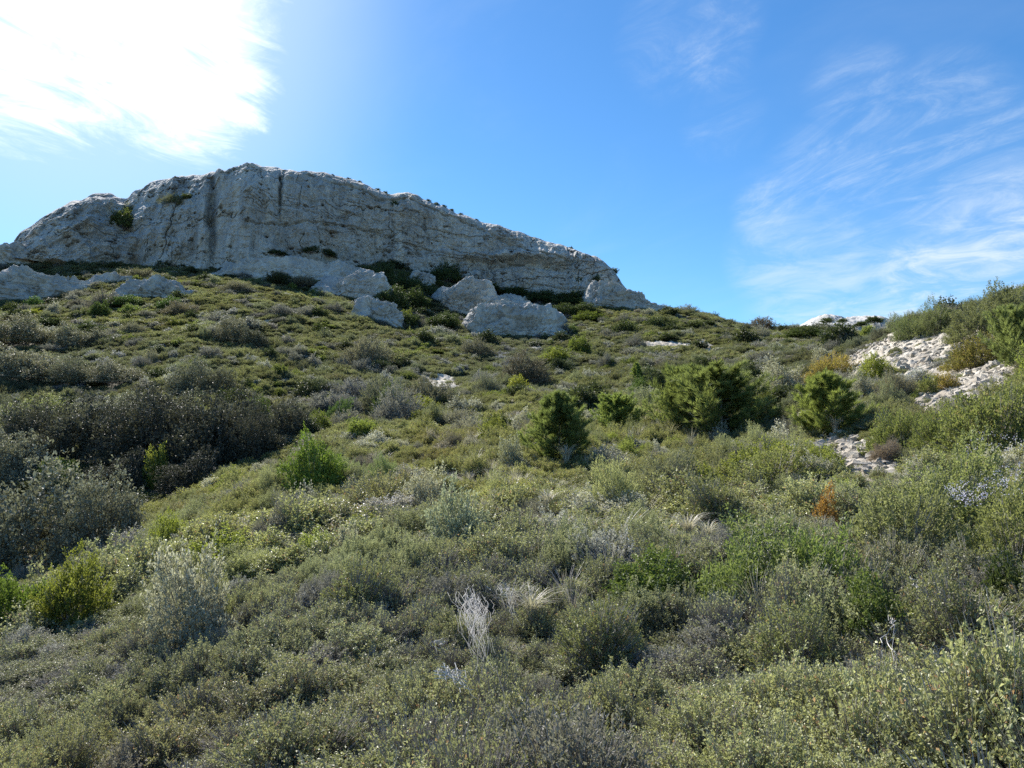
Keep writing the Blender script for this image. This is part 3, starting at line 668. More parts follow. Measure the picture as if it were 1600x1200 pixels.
NAMES = {'kermes': 'shrub', 'heath': 'shrub', 'rosemary': 'shrub', 'silver': 'shrub', 'glossy': 'shrub', 'dark': 'shrub', 'bright': 'shrub', 'laurel': 'shrub', 'grey': 'shrub', 'rust': 'shrub', 'pine': 'pine_tree', 'pinewide': 'pine_tree'}
FULL = {'kermes': 'kermes_oak', 'heath': 'heath_bush', 'rosemary': 'rosemary_bush', 'silver': 'silver_bush', 'glossy': 'mastic_bush', 'dark': 'evergreen_bush', 'bright': 'green_bush', 'laurel': 'laurel_bush', 'grey': 'grey_bush', 'rust': 'autumn_bush', 'pine': 'pine_tree', 'pinewide': 'pine_tree'}
REAL = {'kermes': .026, 'heath': .03, 'rosemary': .04, 'silver': .045, 'glossy': .045, 'dark': .04, 'bright': .04, 'laurel': .055, 'grey': .035, 'rust': .04}
FOOT = []            # where the single plants stand, so that the carpet leaves them room
def plant(kind, px, by, wpx, hpx, label, group=None, tint=(1, 1, 1), seed=None, at=None, dist=None):
    if at is not None: gx, gy, gz = at
    elif dist is not None:
        d = raydir(px, by); gx, gy = d[0] / d[1] * dist, dist; gz = float(G(gx, gy))
    else: gx, gy, gz = hit(px, by)
    sc = math.hypot(gx, gy) / 1142 / math.cos(math.atan2(gx, gy)) * math.cos(math.atan2(gx, gy)); sc = gy / 1142
    W, H = wpx * sc, hpx * sc
    seed = (int(px * 7 + by) % 4) if seed is None else seed
    pine = kind.startswith('pine')
    if at is None: H += off(gy) * 0.55; 
    if pine:
        Hu = 1.0; rel = float(np.clip(max(0.006, 0.42 * gy * PXM) / H, 0.004, 0.05)); wu = 2 * (0.62 if kind == 'pinewide' else 0.36 + 0.06 * (seed % 3)) * 1.0
        sx = W / wu; sz = H
    else:
        Hu = KIND[kind]['hw']; rel = lum_rel(gy, W, REAL[kind]); sx = W / 1.05; sz = H / Hu
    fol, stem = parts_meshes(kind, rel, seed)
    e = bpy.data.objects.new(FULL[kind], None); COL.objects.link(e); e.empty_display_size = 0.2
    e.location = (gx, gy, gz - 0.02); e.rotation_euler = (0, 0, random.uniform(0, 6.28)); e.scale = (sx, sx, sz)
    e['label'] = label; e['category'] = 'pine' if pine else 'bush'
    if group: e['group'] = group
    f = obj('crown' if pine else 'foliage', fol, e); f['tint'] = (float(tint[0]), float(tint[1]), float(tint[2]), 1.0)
    s = obj('trunk' if pine else 'stem', stem, e)
    FOOT.append((gx, gy, W * (0.6 if kind == 'silver' else 0.42)))
    return e

for px_, h_, lb_ in [(1292, 7, 'tiny dark bush on the left top of the bare far crest'), (1316, 5, 'tiny dark bush on the middle of the bare far crest'), (1366, 9, 'dark bush on the right shoulder of the bare far crest'), (1345, 6, 'low dark bush under the notch of the bare far crest')]:
    c_ = PT(px_, 503 if h_ != 6 else 508, 246); plant('dark', px_, 0, h_ * 3, h_, lb_, None, (0.9, 1, 0.8), 1, at=(float(c_[0]), float(c_[1]), float(c_[2])))
# --- pines
plant('pine', 874, 706, 88, 96, 'dark young pine standing alone in the middle of the slope', 'young pines', (0.75, 0.82, 0.75), 2)
plant('pinewide', 965, 664, 72, 48, 'low lopsided young pine just right of the lone dark pine', 'young pines', (0.9, 1.0, 0.8), 1)
plant('pinewide', 1128, 672, 150, 100, 'largest young pine, broad and feathery, right of centre', 'young pines', (0.82, 0.86, 0.8), 3)
plant('pinewide', 1078, 670, 100, 98, 'slimmer young pine merged into the left flank of the largest pine', 'young pines', (0.85, 0.9, 0.8), 2)
plant('pine', 1293, 668, 96, 92, 'bright green young pine between the largest pine and the white scree', 'young pines', (0.95, 1.0, 0.8), 5)
plant('pine', 995, 590, 16, 26, 'tiny slim pine up the slope above the low lopsided pine', 'young pines', (1.1, 1.2, 0.9), 2)
plant('pinewide', 1592, 560, 80, 85, 'grey-green pine cut off by the right edge under the skyline', 'young pines', (1.0, 1.05, 1.1), 7)
plant('pine', 72, 745, 26, 30, 'left one of three little conifers in the gully on the left', 'little gully conifers', (1.5, 1.5, 1.0), 2)
plant('pine', 92, 745, 26, 34, 'middle one of three little conifers in the gully on the left', 'little gully conifers', (1.5, 1.5, 1.0), 5)
plant('pine', 112, 748, 26, 32, 'right one of three little conifers in the gully on the left', 'little gully conifers', (1.5, 1.5, 1.0), 8)
# --- near and middle bushes
P_ = plant
P_('dark', 1190, 652, 64, 44, 'round dark bush tucked against the right of the largest pine', None, (1.6, 1.5, 1.3))
P_('rust', 1291, 800, 36, 52, 'rust orange bush sticking up behind the leafy laurel', None, (1, 1, 1))
P_('laurel', 1225, 905, 210, 100, 'large fresh green leafy bush below the rust orange bush', None, (1.0, 1.0, 1.0), 1)
P_('laurel', 1150, 930, 120, 80, 'smaller leafy green bush joined to the lower left of the large leafy bush', None, (1.05, 1.05, 1.0), 2)
P_('laurel', 1300, 925, 130, 95, 'leafy green bush beside the dark hollow at the right', None, (1.0, 1.05, 0.9), 3)
P_('dark', 1015, 925, 165, 70, 'wide dark green mound left of the large leafy bush', None, (1.5, 1.65, 1.2), 1)
P_('rosemary', 1410, 850, 210, 110, 'soft grey-green rosemary spreading right of the rust orange bush', None, (1, 1, 0.95), 1)
P_('rosemary', 1500, 800, 190, 105, 'big rosemary with lilac flowers near the right edge', None, (1.05, 1.1, 0.9), 2)
P_('rosemary', 1590, 870, 170, 110, 'olive rosemary cut off by the right edge below the lilac flowers', None, (0.95, 0.95, 0.75), 3)
P_('heath', 1560, 690, 180, 105, 'large dense light green bush below the scree at the right edge', None, (0.85, 0.92, 0.8), 1)
P_('heath', 1468, 692, 90, 62, 'light green bush left of the large dense light green bush', None, (0.82, 0.92, 0.75), 2)
P_('heath', 1400, 688, 90, 52, 'light green bush directly above the lower stony patch', None, (0.85, 0.95, 0.75), 3)
P_('grey', 1385, 706, 56, 26, 'small purplish grey bush at the edge of the lower stony patch', None, (0.85, 0.7, 0.75))
P_('silver', 1225, 612, 84, 48, 'tall silvery bush left of the yellow-brown dome', None, (0.95, 0.95, 0.95), 1)
P_('heath', 1300, 585, 84, 34, 'yellow-brown domed bush above the bright green pine', None, (1.25, 1.0, 0.7), 2)
P_('bright', 1370, 582, 60, 30, 'yellow-green bush right of the yellow-brown dome', None, (1.15, 1.1, 1.0), 2)
P_('silver', 1345, 612, 52, 32, 'small silvery bush between the bright pine and the scree', None, (0.85, 0.85, 0.85), 2)
P_('grey', 1400, 612, 60, 34, 'brown-grey bush on the lower left corner of the scree', None, (0.85, 0.8, 0.7), 2)
P_('heath', 1478, 596, 40, 20, 'small yellowish cushion bush on the middle of the scree', None, (1.15, 0.9, 0.65), 3)
P_('heath', 1450, 604, 34, 22, 'small greenish cushion bush low on the scree', None, (0.8, 0.85, 0.7), 1)
P_('heath', 1530, 560, 100, 44, 'rounded green-brown bush beside the worn path on the scree', None, (0.85, 0.75, 0.55), 1)
P_('rosemary', 1458, 512, 60, 42, 'loose leafy bush standing highest on the skyline above the scree', None, (0.8, 0.85, 0.75), 2)
P_('rosemary', 1420, 518, 50, 26, 'low green bush on the left end of the right-hand crest', None, (0.75, 0.85, 0.7), 3)
P_('rosemary', 1520, 520, 90, 48, 'grey-green bush on the crest right of the loose leafy bush', None, (0.8, 0.8, 0.75), 1)
P_('rosemary', 1572, 492, 100, 48, 'grey-green thicket on the crest next to the right edge', None, (0.8, 0.8, 0.75), 2)
P_('rosemary', 1485, 500, 60, 26, 'dim green bush wedged between the two crest bushes', None, (0.75, 0.8, 0.7), 1)
P_('grey', 1375, 516, 34, 12, 'dark low bush on the crest where the scree begins', None, (0.6, 0.65, 0.6), 1)
P_('bright', 1355, 525, 26, 20, 'pale green bush on the saddle left of the scree', None, (1.0, 1.0, 1.2), 1)
P_('silver', 1290, 560, 40, 18, 'whitish low bush on the slope just above the yellow-brown dome', None, (0.9, 0.9, 0.9), 1)
P_('bright', 566, 676, 56, 28, 'bright green bush at the top edge of the near spur', None, (0.9, 0.95, 0.9), 1)
P_('bright', 650, 640, 70, 22, 'flat bright green bush on the spur edge left of the dark round bushes', None, (1.0, 0.95, 0.8), 2)
P_('bright', 810, 607, 40, 20, 'yellow-green bush just below the round dark bush', None, (1.1, 1.0, 0.8), 3)
P_('dark', 492, 754, 96, 70, 'rounded green bush like a clipped dome left of the centre', None, (1.9, 2.2, 1.2), 2)
P_('bright', 246, 748, 40, 50, 'small vivid green tree-like bush in the dark gully', None, (1.05, 1.0, 0.9), 3)
P_('bright', 272, 845, 76, 44, 'bright green mound beside the big glossy thicket', None, (0.95, 0.95, 0.8), 2)
P_('bright', 110, 958, 110, 88, 'bright green bush filling the lower left gully edge', None, (0.75, 0.72, 0.6), 2)
P_('bright', 25, 975, 120, 88, 'dark green leafy bush cut off by the left edge', None, (0.5, 0.62, 0.5), 1)
P_('silver', 662, 782, 84, 52, 'white-tipped silvery bush in the middle foreground', None, (1.05, 1.05, 1.05), 1)
P_('silver', 715, 850, 100, 86, 'grey-green silver-leaved bush with a dark base below the white-tipped bush', None, (0.8, 0.88, 0.8), 2)
P_('silver', 300, 975, 125, 112, 'silvery bush with white flower heads at the lower left', None, (0.95, 0.95, 1.0), 3)
P_('rosemary', 330, 950, 60, 66, 'upright green-grey bush against the right of the white-flowered bush', None, (0.8, 0.8, 0.8), 3)
P_('silver', 450, 808, 60, 26, 'low whitish bush on the near spur left of centre', None, (0.85, 0.85, 0.85), 2)
P_('silver', 545, 850, 46, 36, 'small grey-white bush left of the silver-leaved bush', None, (0.8, 0.8, 0.8), 1)
P_('silver', 800, 715, 40, 32, 'thin silvery bush left of the lone pine', None, (0.75, 0.78, 0.75), 3)
P_('rosemary', 550, 740, 66, 30, 'grey-green bush touching the right of the rounded green dome', None, (0.95, 1.05, 0.95), 1)
P_('rosemary', 600, 735, 50, 26, 'second grey-green bush further right of the rounded green dome', None, (0.9, 1.05, 0.9), 2)
P_('heath', 1210, 745, 150, 48, 'long mound of small-leaved bush left of the lower stony patch', None, (0.9, 0.95, 0.85), 2)
P_('grey', 1045, 765, 120, 70, 'grey twiggy bush right of centre below the lone pine', None, (0.8, 0.85, 0.65), 1)
P_('kermes', 1120, 800, 120, 60, 'olive small-leaved bush above the dark green mound', None, (0.85, 0.85, 0.8), 1)
P_('dark', 1375, 985, 150, 85, 'dark green mound with a deep shadow near the lower right', None, (1.5, 1.6, 1.3), 2)
P_('kermes', 1500, 990, 190, 100, 'large olive small-leaved bush right of the dark green mound at lower right', None, (0.85, 0.85, 0.9), 2)
P_('kermes', 1250, 1020, 180, 80, 'broad olive small-leaved mound below the large fresh green bush', None, (0.85, 0.88, 0.85), 3)
P_('dark', 1580, 930, 90, 75, 'blackish bush at the right edge beneath the olive rosemary', None, (0.9, 0.95, 0.9), 1)
P_('kermes', 935, 1000, 150, 70, 'olive small-leaved mound under the wide dark green mound', None, (0.8, 0.82, 0.8), 4)
P_('kermes', 560, 930, 130, 60, 'dull olive mound between the white-flowered bush and the hanging dead stems', None, (0.8, 0.82, 0.8), 5)
# --- gully thickets on the left
g_ = 'glossy thickets in the gully'
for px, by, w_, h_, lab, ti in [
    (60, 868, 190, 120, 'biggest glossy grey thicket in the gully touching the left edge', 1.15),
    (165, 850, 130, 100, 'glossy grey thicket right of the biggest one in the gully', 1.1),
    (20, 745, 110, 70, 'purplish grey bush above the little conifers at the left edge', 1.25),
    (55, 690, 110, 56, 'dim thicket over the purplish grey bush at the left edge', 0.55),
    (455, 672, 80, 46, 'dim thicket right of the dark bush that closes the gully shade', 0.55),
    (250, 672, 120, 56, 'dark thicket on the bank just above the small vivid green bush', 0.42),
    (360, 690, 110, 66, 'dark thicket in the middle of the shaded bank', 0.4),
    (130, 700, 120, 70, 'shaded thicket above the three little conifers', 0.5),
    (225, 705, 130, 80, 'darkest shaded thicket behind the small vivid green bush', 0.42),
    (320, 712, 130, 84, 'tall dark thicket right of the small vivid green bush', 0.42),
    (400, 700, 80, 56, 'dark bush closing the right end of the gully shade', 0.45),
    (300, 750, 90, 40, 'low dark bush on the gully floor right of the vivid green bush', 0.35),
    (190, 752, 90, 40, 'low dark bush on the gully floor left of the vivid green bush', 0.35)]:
    P_('glossy', px, by + 4, w_ * 1.1, h_ * 1.12, lab, g_, (ti * 0.9, ti * 0.9, ti * 0.9))  # low tints put the shade of the gully into the leaf colour
g_ = 'round bushes in the upper gully'
for kd, px, by, w_, h_, lab, ti in [
    ('grey', 600, 632, 80, 46, 'grey-brown round bush at the left of the upper gully group', (0.7, 0.75, 0.65)),
    ('dark', 615, 645, 64, 40, 'dark green bush in front of the grey-brown round bush', (1.3, 1.4, 1.1)),
    ('grey', 672, 628, 88, 40, 'wide grey bush at the right of the upper gully group', (0.65, 0.65, 0.6)),
    ('dark', 530, 655, 50, 34, 'dark bush left of the upper gully group', (1.3, 1.6, 1.4)),
    ('bright', 500, 668, 50, 26, 'dull green bush below the grey slope left of the upper gully', (0.55, 0.6, 0.6)),
    ('grey', 572, 568, 84, 44, 'fuzzy grey dome alone on the slope above the upper gully', (0.8, 0.8, 0.75)),
    ('glossy', 822, 590, 76, 38, 'round dark brown-grey bush in the centre of the far slope', (0.8, 0.7, 0.65)),
    ('grey', 762, 612, 50, 28, 'greyish bush left of and below the round dark brown-grey bush', (0.7, 0.75, 0.65)),
    ('grey', 745, 552, 66, 22, 'long grey bush below the square-faced bluff', (0.6, 0.6, 0.55)),
    ('bright', 905, 548, 44, 22, 'green bush at the right end of a row under the square-faced bluff', (0.6, 0.65, 0.6)),
    ('bright', 868, 560, 46, 18, 'yellow-green bush in the same row, left of its right end', (0.85, 0.85, 0.7)),
    ('dark', 1000, 612, 46, 24, 'small dark green bush between the lone pine and the largest pine', (1.3, 1.6, 1.1)),
    ('dark', 885, 518, 40, 12, 'dark bush at the lower right corner of the square-faced bluff', (1.3, 1.5, 1.1)),
    ('bright', 920, 500, 60, 12, 'line of green bush below the cliff right end', (0.5, 0.55, 0.5)),
    ('dark', 1026, 504, 26, 10, 'small dark bush on the slope right of the cliff end', (1, 1.1, 1)),
    ('glossy', 1191, 514, 52, 16, 'brown-topped dark bush breaking the skyline of the saddle', (0.9, 0.7, 0.6)),
    ('dark', 1255, 524, 74, 12, 'long dark bush just under the saddle skyline', (1.0, 1.1, 0.9)),
    ('dark', 1320, 532, 36, 10, 'dark bush right of the long dark saddle bush', (1.0, 1.1, 0.9))]:
    P_(kd, px, by, w_, h_, lab, 'bushes dotted over the far slope', ti)
for kd, px, by, w_, h_, lab, ti in [
    ('dark', 155, 488, 34, 18, 'dark green ball-shaped bush on the left slope under the rock mound', (1.0, 1.15, 0.9)),
    ('dark', 18, 485, 30, 13, 'dark ball-shaped bush under the wide rock band at the left edge', (1.0, 1.0, 0.9)),
    ('bright', 50, 488, 28, 7, 'yellow cushion between the dark ball and the silver bush', (1.2, 1.1, 0.8)),
    ('silver', 82, 487, 24, 16, 'silver bush right of the yellow cushion', (0.8, 0.8, 0.85)),
    ('dark', 55, 478, 34, 14, 'dull green bush behind the yellow cushion', (1.2, 1.6, 1.3)),
    ('dark', 196, 474, 50, 14, 'dark bush below the left foot of the rock mound', (1.1, 1.4, 1.1)),
    ('dark', 268, 476, 44, 13, 'dark green bush below the right foot of the rock mound', (1.1, 1.4, 1.2)),
    ('bright', 205, 484, 36, 9, 'light green low bush right of the dark green ball', (0.7, 0.8, 0.9)),
    ('glossy', 40, 532, 110, 36, 'wide silvery bush with dark underside at the left edge', (1.25, 1.2, 1.15)),
    ('glossy', 110, 536, 60, 28, 'silvery bush adjoining the wide one at the left edge', (1.2, 1.15, 1.1)),
    ('glossy', 150, 530, 34, 16, 'small silvery bush at the right end of the silvery row', (1.1, 1.05, 1.0)),
    ('glossy', 40, 585, 120, 42, 'wide silvery bush lower down at the left edge', (1.25, 1.2, 1.15)),
    ('glossy', 110, 590, 70, 30, 'dark-based bush right of the lower wide silvery bush', (1.0, 1.0, 0.95)),
    ('glossy', 180, 590, 80, 26, 'grey leafy bush halfway up the left slope', (1.2, 1.15, 1.1)),
    ('glossy', 300, 608, 76, 44, 'grey bush with a deep shadow on the left slope', (1.0, 1.0, 0.95)),
    ('glossy', 345, 612, 60, 34, 'dim bush in the shadow of the grey bush on the left slope', (0.7, 0.7, 0.65)),  # dimmer tint paints the neighbour's shadow into the leaves
    ('glossy', 365, 528, 56, 30, 'grey bush casting a dark shadow high on the left slope', (1.1, 1.05, 1.0)),
    ('glossy', 398, 535, 46, 24, 'dark bush joined to the grey bush high on the left slope', (0.65, 0.65, 0.6)),
    ('grey', 205, 517, 44, 15, 'small grey cushion on the grassy terrace of the left slope', (0.8, 0.8, 0.75)),
    ('grey', 238, 560, 26, 15, 'small fluffy grey bush on the open left slope', (0.9, 0.9, 0.85)),
    ('grey', 285, 488, 60, 16, 'brown-grey flat bush on the upper left slope', (0.7, 0.65, 0.6)),
    ('grey', 370, 452, 50, 14, 'grey bush on the bright slope below the summit', (0.75, 0.75, 0.7)),
    ('grey', 470, 445, 60, 12, 'grey bush at the lower edge of the long rock slab', (0.75, 0.7, 0.65)),
    ('dark', 500, 518, 30, 14, 'dark bush on the slope left of the blocky boulder', (1.0, 1.0, 0.9)),
    ('bright', 635, 500, 24, 18, 'green bush standing out in the dark hollow by the blocky boulder', (0.65, 0.65, 0.6)),
    ('rosemary', 60, 650, 120, 30, 'pale green bush above the dark gully at the left', (0.9, 0.95, 0.8)),
    ('glossy', 180, 650, 110, 34, 'grey-green bush on the upper rim of the gully shade', (1.15, 1.15, 1.05)),
    ('glossy', 270, 655, 110, 40, 'second grey-green bush on the upper rim of the gully shade', (1.05, 1.05, 0.95)),
    ('glossy', 365, 668, 90, 36, 'third grey-green bush on the upper rim of the gully shade', (1.0, 1.05, 0.9)),
    ('dark', 400, 655, 56, 36, 'dark bush at the right end of the gully rim', (1.2, 1.3, 1.0))]:
    P_(kd, px, by, w_, h_, lab, 'bushes dotted over the left slope', ti)
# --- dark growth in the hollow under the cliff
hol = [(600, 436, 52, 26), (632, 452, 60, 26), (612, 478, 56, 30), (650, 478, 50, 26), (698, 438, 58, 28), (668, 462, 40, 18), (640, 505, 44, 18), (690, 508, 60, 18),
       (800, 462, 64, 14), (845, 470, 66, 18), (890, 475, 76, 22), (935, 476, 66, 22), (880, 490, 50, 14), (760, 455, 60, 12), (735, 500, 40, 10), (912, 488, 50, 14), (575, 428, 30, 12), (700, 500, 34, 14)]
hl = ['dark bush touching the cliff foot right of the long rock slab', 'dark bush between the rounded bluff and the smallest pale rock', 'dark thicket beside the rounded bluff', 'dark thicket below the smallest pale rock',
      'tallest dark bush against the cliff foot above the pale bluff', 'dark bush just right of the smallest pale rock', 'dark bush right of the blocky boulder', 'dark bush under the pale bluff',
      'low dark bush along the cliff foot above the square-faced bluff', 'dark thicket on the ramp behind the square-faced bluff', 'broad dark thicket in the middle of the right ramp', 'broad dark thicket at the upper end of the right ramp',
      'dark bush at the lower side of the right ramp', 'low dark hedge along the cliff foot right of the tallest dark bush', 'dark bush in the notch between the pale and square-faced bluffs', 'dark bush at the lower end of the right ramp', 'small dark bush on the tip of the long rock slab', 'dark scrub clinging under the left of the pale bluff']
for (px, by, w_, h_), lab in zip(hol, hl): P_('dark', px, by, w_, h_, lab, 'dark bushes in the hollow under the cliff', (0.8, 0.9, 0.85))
# --- plants on the rock face
for px, py, w_, h_, kd, lab, ti in [
    (186, 352, 44, 30, 'dark', 'dark bush in the recess of the left cliff shoulder', (1.3, 1.3, 1.1)), (200, 332, 30, 16, 'grey', 'olive bush above the dark recess bush', (0.7, 0.75, 0.5)),
    (268, 316, 36, 16, 'grey', 'olive bush on the ledge left of the main buttress', (0.7, 0.75, 0.5)), (290, 308, 20, 8, 'dark', 'small dark bush on the ledge beside the deep groove', (1, 1, 1)),
    (485, 393, 36, 12, 'dark', 'dark bush on top of the long rock slab against the cliff', (1, 1, 1)), (510, 397, 36, 9, 'dark', 'flat dark bush right of the slab-top bush', (1, 1, 1)), (430, 396, 34, 9, 'dark', 'low dark bush at the left end of the slab top', (1, 1, 1)),
    (935, 444, 24, 18, 'dark', 'dark round bush clinging to the right end of the cliff', (1, 1, 1)), (908, 438, 12, 9, 'dark', 'small dark bush left of the round one on the cliff end', (1, 1, 1)),
    (437, 290, 9, 10, 'dark', 'tiny dark bush in the vertical crack below the summit', (1, 1, 1)), (616, 318, 10, 8, 'dark', 'tiny dark bush under the white notch of the skyline', (1, 1, 1)),
    (960, 418, 12, 8, 'dark', 'tiny bush on the step near the right cliff end', (1, 1, 1))]:
    c_ = cliff_point(px, py)
    P_(kd, px, py, w_, h_, lab, 'plants rooted in the cliff', ti, at=(float(c_[0]), float(c_[1]) + 0.4, float(c_[2]) - 0.3))
ORD = ['first', 'second', 'third', 'fourth', 'fifth', 'sixth', 'seventh', 'eighth', 'ninth', 'tenth', 'eleventh', 'twelfth']
for i, (px, h_) in enumerate([(520, 3), (545, 4), (562, 4), (590, 5), (602, 4), (670, 4), (682, 5), (694, 4), (706, 4), (720, 4), (745, 3), (892, 4)]):
    k_ = int(np.clip((px - 22) / (985 - 22) * (NU - 1), 0, NU - 1)); c_ = CV[k_, NW - 1]
    P_('dark', px, 0, h_ * 2.0, h_, 'tiny dark bush on the cliff skyline, %s one going right from the summit' % ORD[i], 'tiny bushes along the cliff skyline', (1, 1, 1), at=(float(c_[0]), float(c_[1]), float(c_[2]) - 0.25), seed=1)

# --- dry grass tufts and dead wood
tg = [mk_mesh('blades', *tuft_geo(s, 120)[:2], [M['straw']], attrs={'v': tuft_geo(s, 120)[2]}) for s in range(3)]
for i, (px, by, h_, lab) in enumerate([
    (872, 842, 44, 'pale dry grass tuft, middle one of three in the foreground centre'), (838, 838, 30, 'pale dry grass tuft, left one of three in the foreground centre'),
    (915, 842, 40, 'pale dry grass tuft, right one of three in the foreground centre'), (1075, 830, 34, 'pale dry grass tuft above the dark green mound'),
    (1105, 836, 22, 'small dry grass tuft right of the tuft above the dark mound'), (886, 716, 38, 'dry grass tuft at the foot of the lone pine'), (930, 712, 24, 'dry grass wisp right of the lone pine'),
    (783, 862, 30, 'short pale dry tuft left of the three tufts'), (800, 765, 30, 'thin dry grass wisp below the thin silvery bush'), (855, 785, 24, 'thin dry grass wisp in the centre below the lone pine'),
    (1305, 668, 34, 'dry grey grass tuft at the foot of the bright green pine'), (830, 955, 34, 'faint dry tuft above the hanging dead stems')]):
    gx, gy, gz = hit(px, by); L_ = h_ * gy / 1142 + 0.38
    e = obj('grass_tuft', tg[i % 3], label=lab, category='grass', group='dry grass tufts'); e['tint'] = (1.0, 1.0, 1.0, 1.0)
    e.location = (gx, gy, gz + 0.22); e.scale = (L_, L_, L_ * 1.1); e.rotation_euler = (0, 0, i * 1.3)
def dead_bundle(px0, py0, px1, py1, n, name, label, spread, seed, rad=0.0016, curl=0.05):
    """grey dead stems running down the scrub from one photo point to another, resting on it"""
    r = np.random.default_rng(seed)
    a = np.array(hit(px0, py0)); b = np.array(hit(px1, py1)); a[2] += 0.56; b[2] += 0.50
    A, B, Rr = [], [], []
    for i in range(n):
        o0 = r.normal(size=3) * spread * [1.1, 0.6, 0.5]; o1 = r.normal(size=3) * spread * [0.6, 0.6, 0.5]; s0 = max(0, r.normal() * 0.22 + 0.12); s1 = min(1.15, s0 + r.uniform(0.12, 0.65) ** 1.1); pr = None
        ph = r.random() * 6
        for f in np.linspace(s0, s1, 7):
            p = a + (b - a) * f + o0 * (1 - f) + o1 * f + np.array([math.sin(ph + f * 7) * curl * 0.7, 0, 0.06 * math.sin(f * math.pi)]) + r.normal(size=3) * 0.012
            if pr is not None: A.append(pr); B.append(p); Rr.append(rad * (1.4 - f))
            pr = p
    tv, tf = twigs_geo(np.array(A), np.array(B), np.array(Rr), np.array(Rr) * 0.85)
    me = mk_mesh(name, tv, tf, [M['deadwood']], attrs={'v': np.repeat(r.random(len(A)), 6)})
    return obj(name, me, label=label, category='dead branch', group='dead grey branches')
dead_bundle(735, 965, 757, 1110, 120, 'dead_branch', 'hanging bundle of bleached dead stems in the lower centre', 0.085, 1, 0.0014, 0.07)
dead_bundle(690, 1100, 745, 1150, 26, 'dead_branch', 'spray of bleached dead twigs low in the centre foreground', 0.05, 2, 0.003)
dead_bundle(785, 950, 805, 1010, 26, 'dead_branch', 'thin dead stems right above the hanging bundle', 0.07, 3)
dead_bundle(1400, 1015, 1382, 1145, 6, 'dead_branch', 'bare grey branch lying in the lower right scrub', 0.04, 4, 0.0024)
dead_bundle(1430, 950, 1465, 985, 8, 'dead_branch', 'bare twigs over the dark hollow at the right', 0.05, 5, 0.003)
dead_bundle(1460, 1100, 1560, 1090, 8, 'dead_branch', 'crossing bare twigs near the lower right corner', 0.06, 6, 0.003)
dead_bundle(690, 1048, 680, 1062, 10, 'dead_branch', 'tiny pale dead sprig left of the hanging bundle', 0.03, 7, 0.002)

# --- lilac flowers on the rosemary near the right edge
def flowers(px0, px1, py0, py1, n, seed, host_label):
    r = np.random.default_rng(seed); P = []
    for i in range(n):
        px = r.uniform(px0, px1); py = py0 + (py1 - py0) * r.random(); gx, gy, gz = hit(px, py, lift=0.8); c0 = np.array([gx, gy, gz + 0.8 + 0.05 * r.normal()])
        for k in range(r.integers(3, 9)): P.append(c0 + r.normal(size=3) * 0.025)
    P = np.array(P); v, f = leaves_geo(P, unit(len(P), r), unit(len(P), r), r.uniform(0.018, 0.030, len(P)), 0.019, 0.1)
    me = mk_mesh('flowers', v, f, [M['flower']], attrs={'v': np.repeat(r.random(len(P)), 4)})
    o = obj('flowers', me, kind='stuff', label=host_label, category='flowers'); o['tint'] = (1.0, 1.0, 1.0, 1.0)
flowers(1480, 1600, 725, 780, 95, 1, 'upper drift of lilac flowers at the right edge')
flowers(1510, 1600, 670, 710, 36, 2, 'few lilac flowers below the light green bush')
flowers(1480, 1540, 760, 790, 40, 3, 'lower left end of the lilac flowers')
flowers(1190, 1245, 695, 702, 30, 4, 'white-lilac flowers left of the lower stony patch')

# ------------------------------------------------------------------ the scrub carpet
LIB = bpy.data.collections.new('plant_library')                # not linked to the scene: only the source of the carpet's clumps
def proto(coll, name, kind, rel, seed):
    (lv, lf, a, k), (tv, tf, ta) = shrub_geo(kind, rel, seed, 17000)
    v = np.concatenate([lv, tv]); f = np.concatenate([lf, tf + len(lv)])
    me = mk_mesh(name, v, f, [M[KIND[kind]['mat']], M['wood']], np.concatenate([np.zeros(len(lf)), np.ones(len(tf))]), {'v': np.concatenate([a, ta]), 'k': np.concatenate([k, ta * 0])})
    o = bpy.data.objects.new(name, me); coll.objects.link(o)
def tuft_proto(coll, name, seed, wd):
    v, f, a = tuft_geo(seed, 90, wd, 0.5, 0.45, 4)
    me = mk_mesh(name, v * 0.8, f, [M['straw']], attrs={'v': a, 'k': a * 0}); o = bpy.data.objects.new(name, me); coll.objects.link(o)
